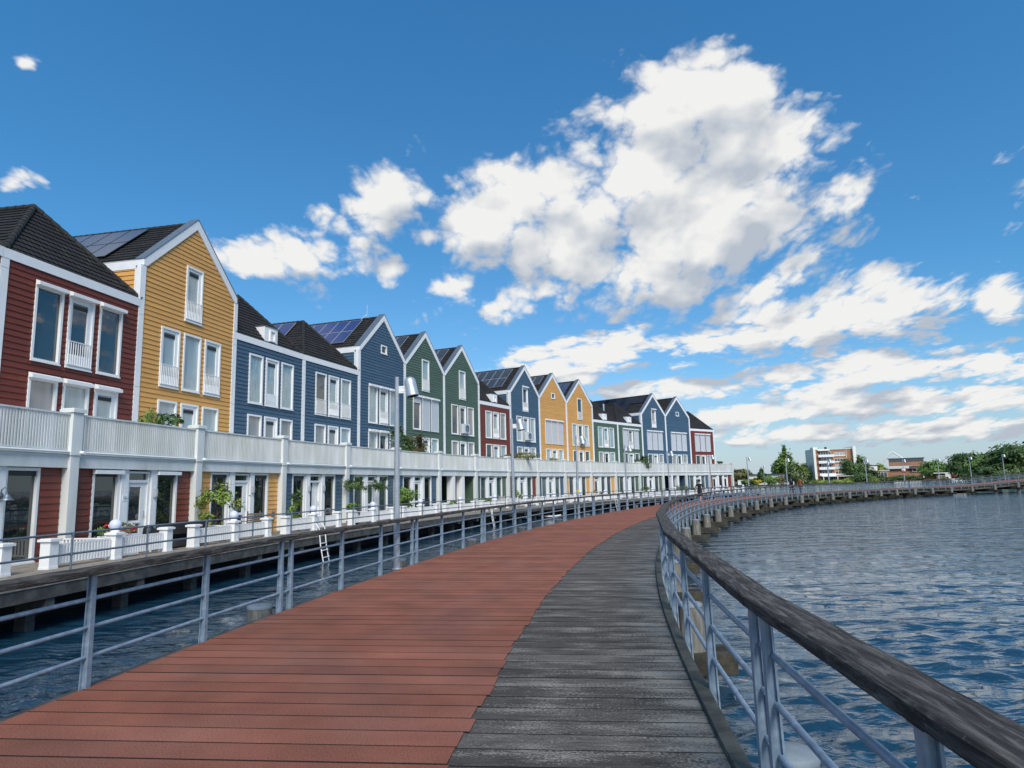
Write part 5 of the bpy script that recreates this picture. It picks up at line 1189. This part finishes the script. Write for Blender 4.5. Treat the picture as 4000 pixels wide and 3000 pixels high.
n1 = M_('ADD', M_('MULTIPLY', M_('SUBTRACT', gnoise(4.2, 7, .56, .15), .5), 1.1), M_('ADD', M_('MULTIPLY', M_('SUBTRACT', gnoise(22, 5, .62, .2), .5), .75), M_('MULTIPLY', M_('SUBTRACT', .94, gvor(7.0, 2.5)), .85)))
gl.new(M_('ADD', acc, n1), go.inputs[1]); gl.new(M_('ADD', acc, M_('MULTIPLY', M_('SUBTRACT', gnoise(4.6, 3.5, .55, .15), .5), 2.4)), go.inputs[0])
tc = N.new('ShaderNodeTexCoord'); s3 = N.new('ShaderNodeSeparateXYZ'); L.new(tc.outputs['Generated'], s3.inputs[0])
W_ = lambda *a_: M_(*a_, nodes=N, links=L)
ay = W_('MAXIMUM', W_('ABSOLUTE', s3.outputs[1]), .12); uu = W_('DIVIDE', s3.outputs[0], ay); vv = W_('DIVIDE', W_('MAXIMUM', s3.outputs[2], 0.0), ay)
cb = N.new('ShaderNodeCombineXYZ'); L.new(uu, cb.inputs[0]); L.new(vv, cb.inputs[1])
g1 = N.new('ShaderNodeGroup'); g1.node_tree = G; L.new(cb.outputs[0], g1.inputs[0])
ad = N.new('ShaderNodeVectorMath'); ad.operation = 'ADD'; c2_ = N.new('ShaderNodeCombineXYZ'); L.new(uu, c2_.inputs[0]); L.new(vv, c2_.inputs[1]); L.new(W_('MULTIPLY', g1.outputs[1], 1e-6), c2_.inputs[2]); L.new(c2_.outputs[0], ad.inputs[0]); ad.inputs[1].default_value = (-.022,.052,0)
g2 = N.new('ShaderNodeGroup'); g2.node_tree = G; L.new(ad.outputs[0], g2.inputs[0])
mk = N.new('ShaderNodeMapRange'); mk.interpolation_type = 'SMOOTHSTEP'; mk.inputs['From Min'].default_value = -.08; mk.inputs['From Max'].default_value = .50; L.new(g1.outputs[1], mk.inputs['Value'])
df = W_('ADD', W_('SUBTRACT', g1.outputs[0], g2.outputs[0]), W_('MULTIPLY', W_('SUBTRACT', g1.outputs[1], g2.outputs[1]), .25))
lit = N.new('ShaderNodeMapRange'); lit.inputs['From Min'].default_value = -.42; lit.inputs['From Max'].default_value = .24; L.new(df, lit.inputs['Value'])
cc_ = N.new('ShaderNodeMix'); cc_.data_type = 'RGBA'; L.new(lit.outputs[0], cc_.inputs[0])
CK = 4.1
cc_.inputs[6].default_value = (.60*CK,.67*CK,.77*CK,1); cc_.inputs[7].default_value = (1.12*CK,1.12*CK,1.10*CK,1)
tn = N.new('ShaderNodeMix'); tn.data_type = 'RGBA'; tn.blend_type = 'MULTIPLY'; tn.inputs[0].default_value = 1; L.new(sky.outputs[0], tn.inputs[6]); rs = N.new('ShaderNodeValToRGB'); L.new(vv, rs.inputs['Fac']); e = rs.color_ramp.elements; e[0].position = 0; e[0].color = (.42,.50,.60,1); e[1].position = .8; e[1].color = (.235,.66,.88,1); q = e.new(.12); q.color = (.34,.52,.65,1); q = e.new(.35); q.color = (.25,.56,.72,1); L.new(rs.outputs[0], tn.inputs[7])
mx = N.new('ShaderNodeMix'); mx.data_type = 'RGBA'; L.new(mk.outputs[0], mx.inputs[0]); L.new(tn.outputs[2], mx.inputs[6]); L.new(cc_.outputs[2], mx.inputs[7]); vl = N.new('ShaderNodeMapRange'); vl.inputs['From Min'].default_value = .16; vl.inputs['From Max'].default_value = .0; vl.inputs['To Max'].default_value = .72; L.new(vv, vl.inputs['Value'])
m2 = N.new('ShaderNodeMix'); m2.data_type = 'RGBA'; L.new(vl.outputs[0], m2.inputs[0]); L.new(tn.outputs[2], m2.inputs[6]); m2.inputs[7].default_value = (.58*CK,.70*CK,.85*CK,1); L.new(m2.outputs[2], mx.inputs[6]); L.new(mx.outputs[2], bg.inputs['Color'])
sl = bpy.data.lights.new('sun','SUN'); sl.energy = 1.5; sl.angle = math.radians(28); sl.color = (1,.95,.87); so = bpy.data.objects.new('sun', sl); col.objects.link(so)
sd = Vector((math.cos(SUN_EL)*math.sin(SUN_AZ), math.cos(SUN_EL)*math.cos(SUN_AZ), math.sin(SUN_EL)))
so.rotation_euler = sd.to_track_quat('Z','Y').to_euler()
sc.view_settings.view_transform = 'Standard'; sc.view_settings.look = 'None'; sc.view_settings.exposure = 1.32; sc.view_settings.gamma = 1
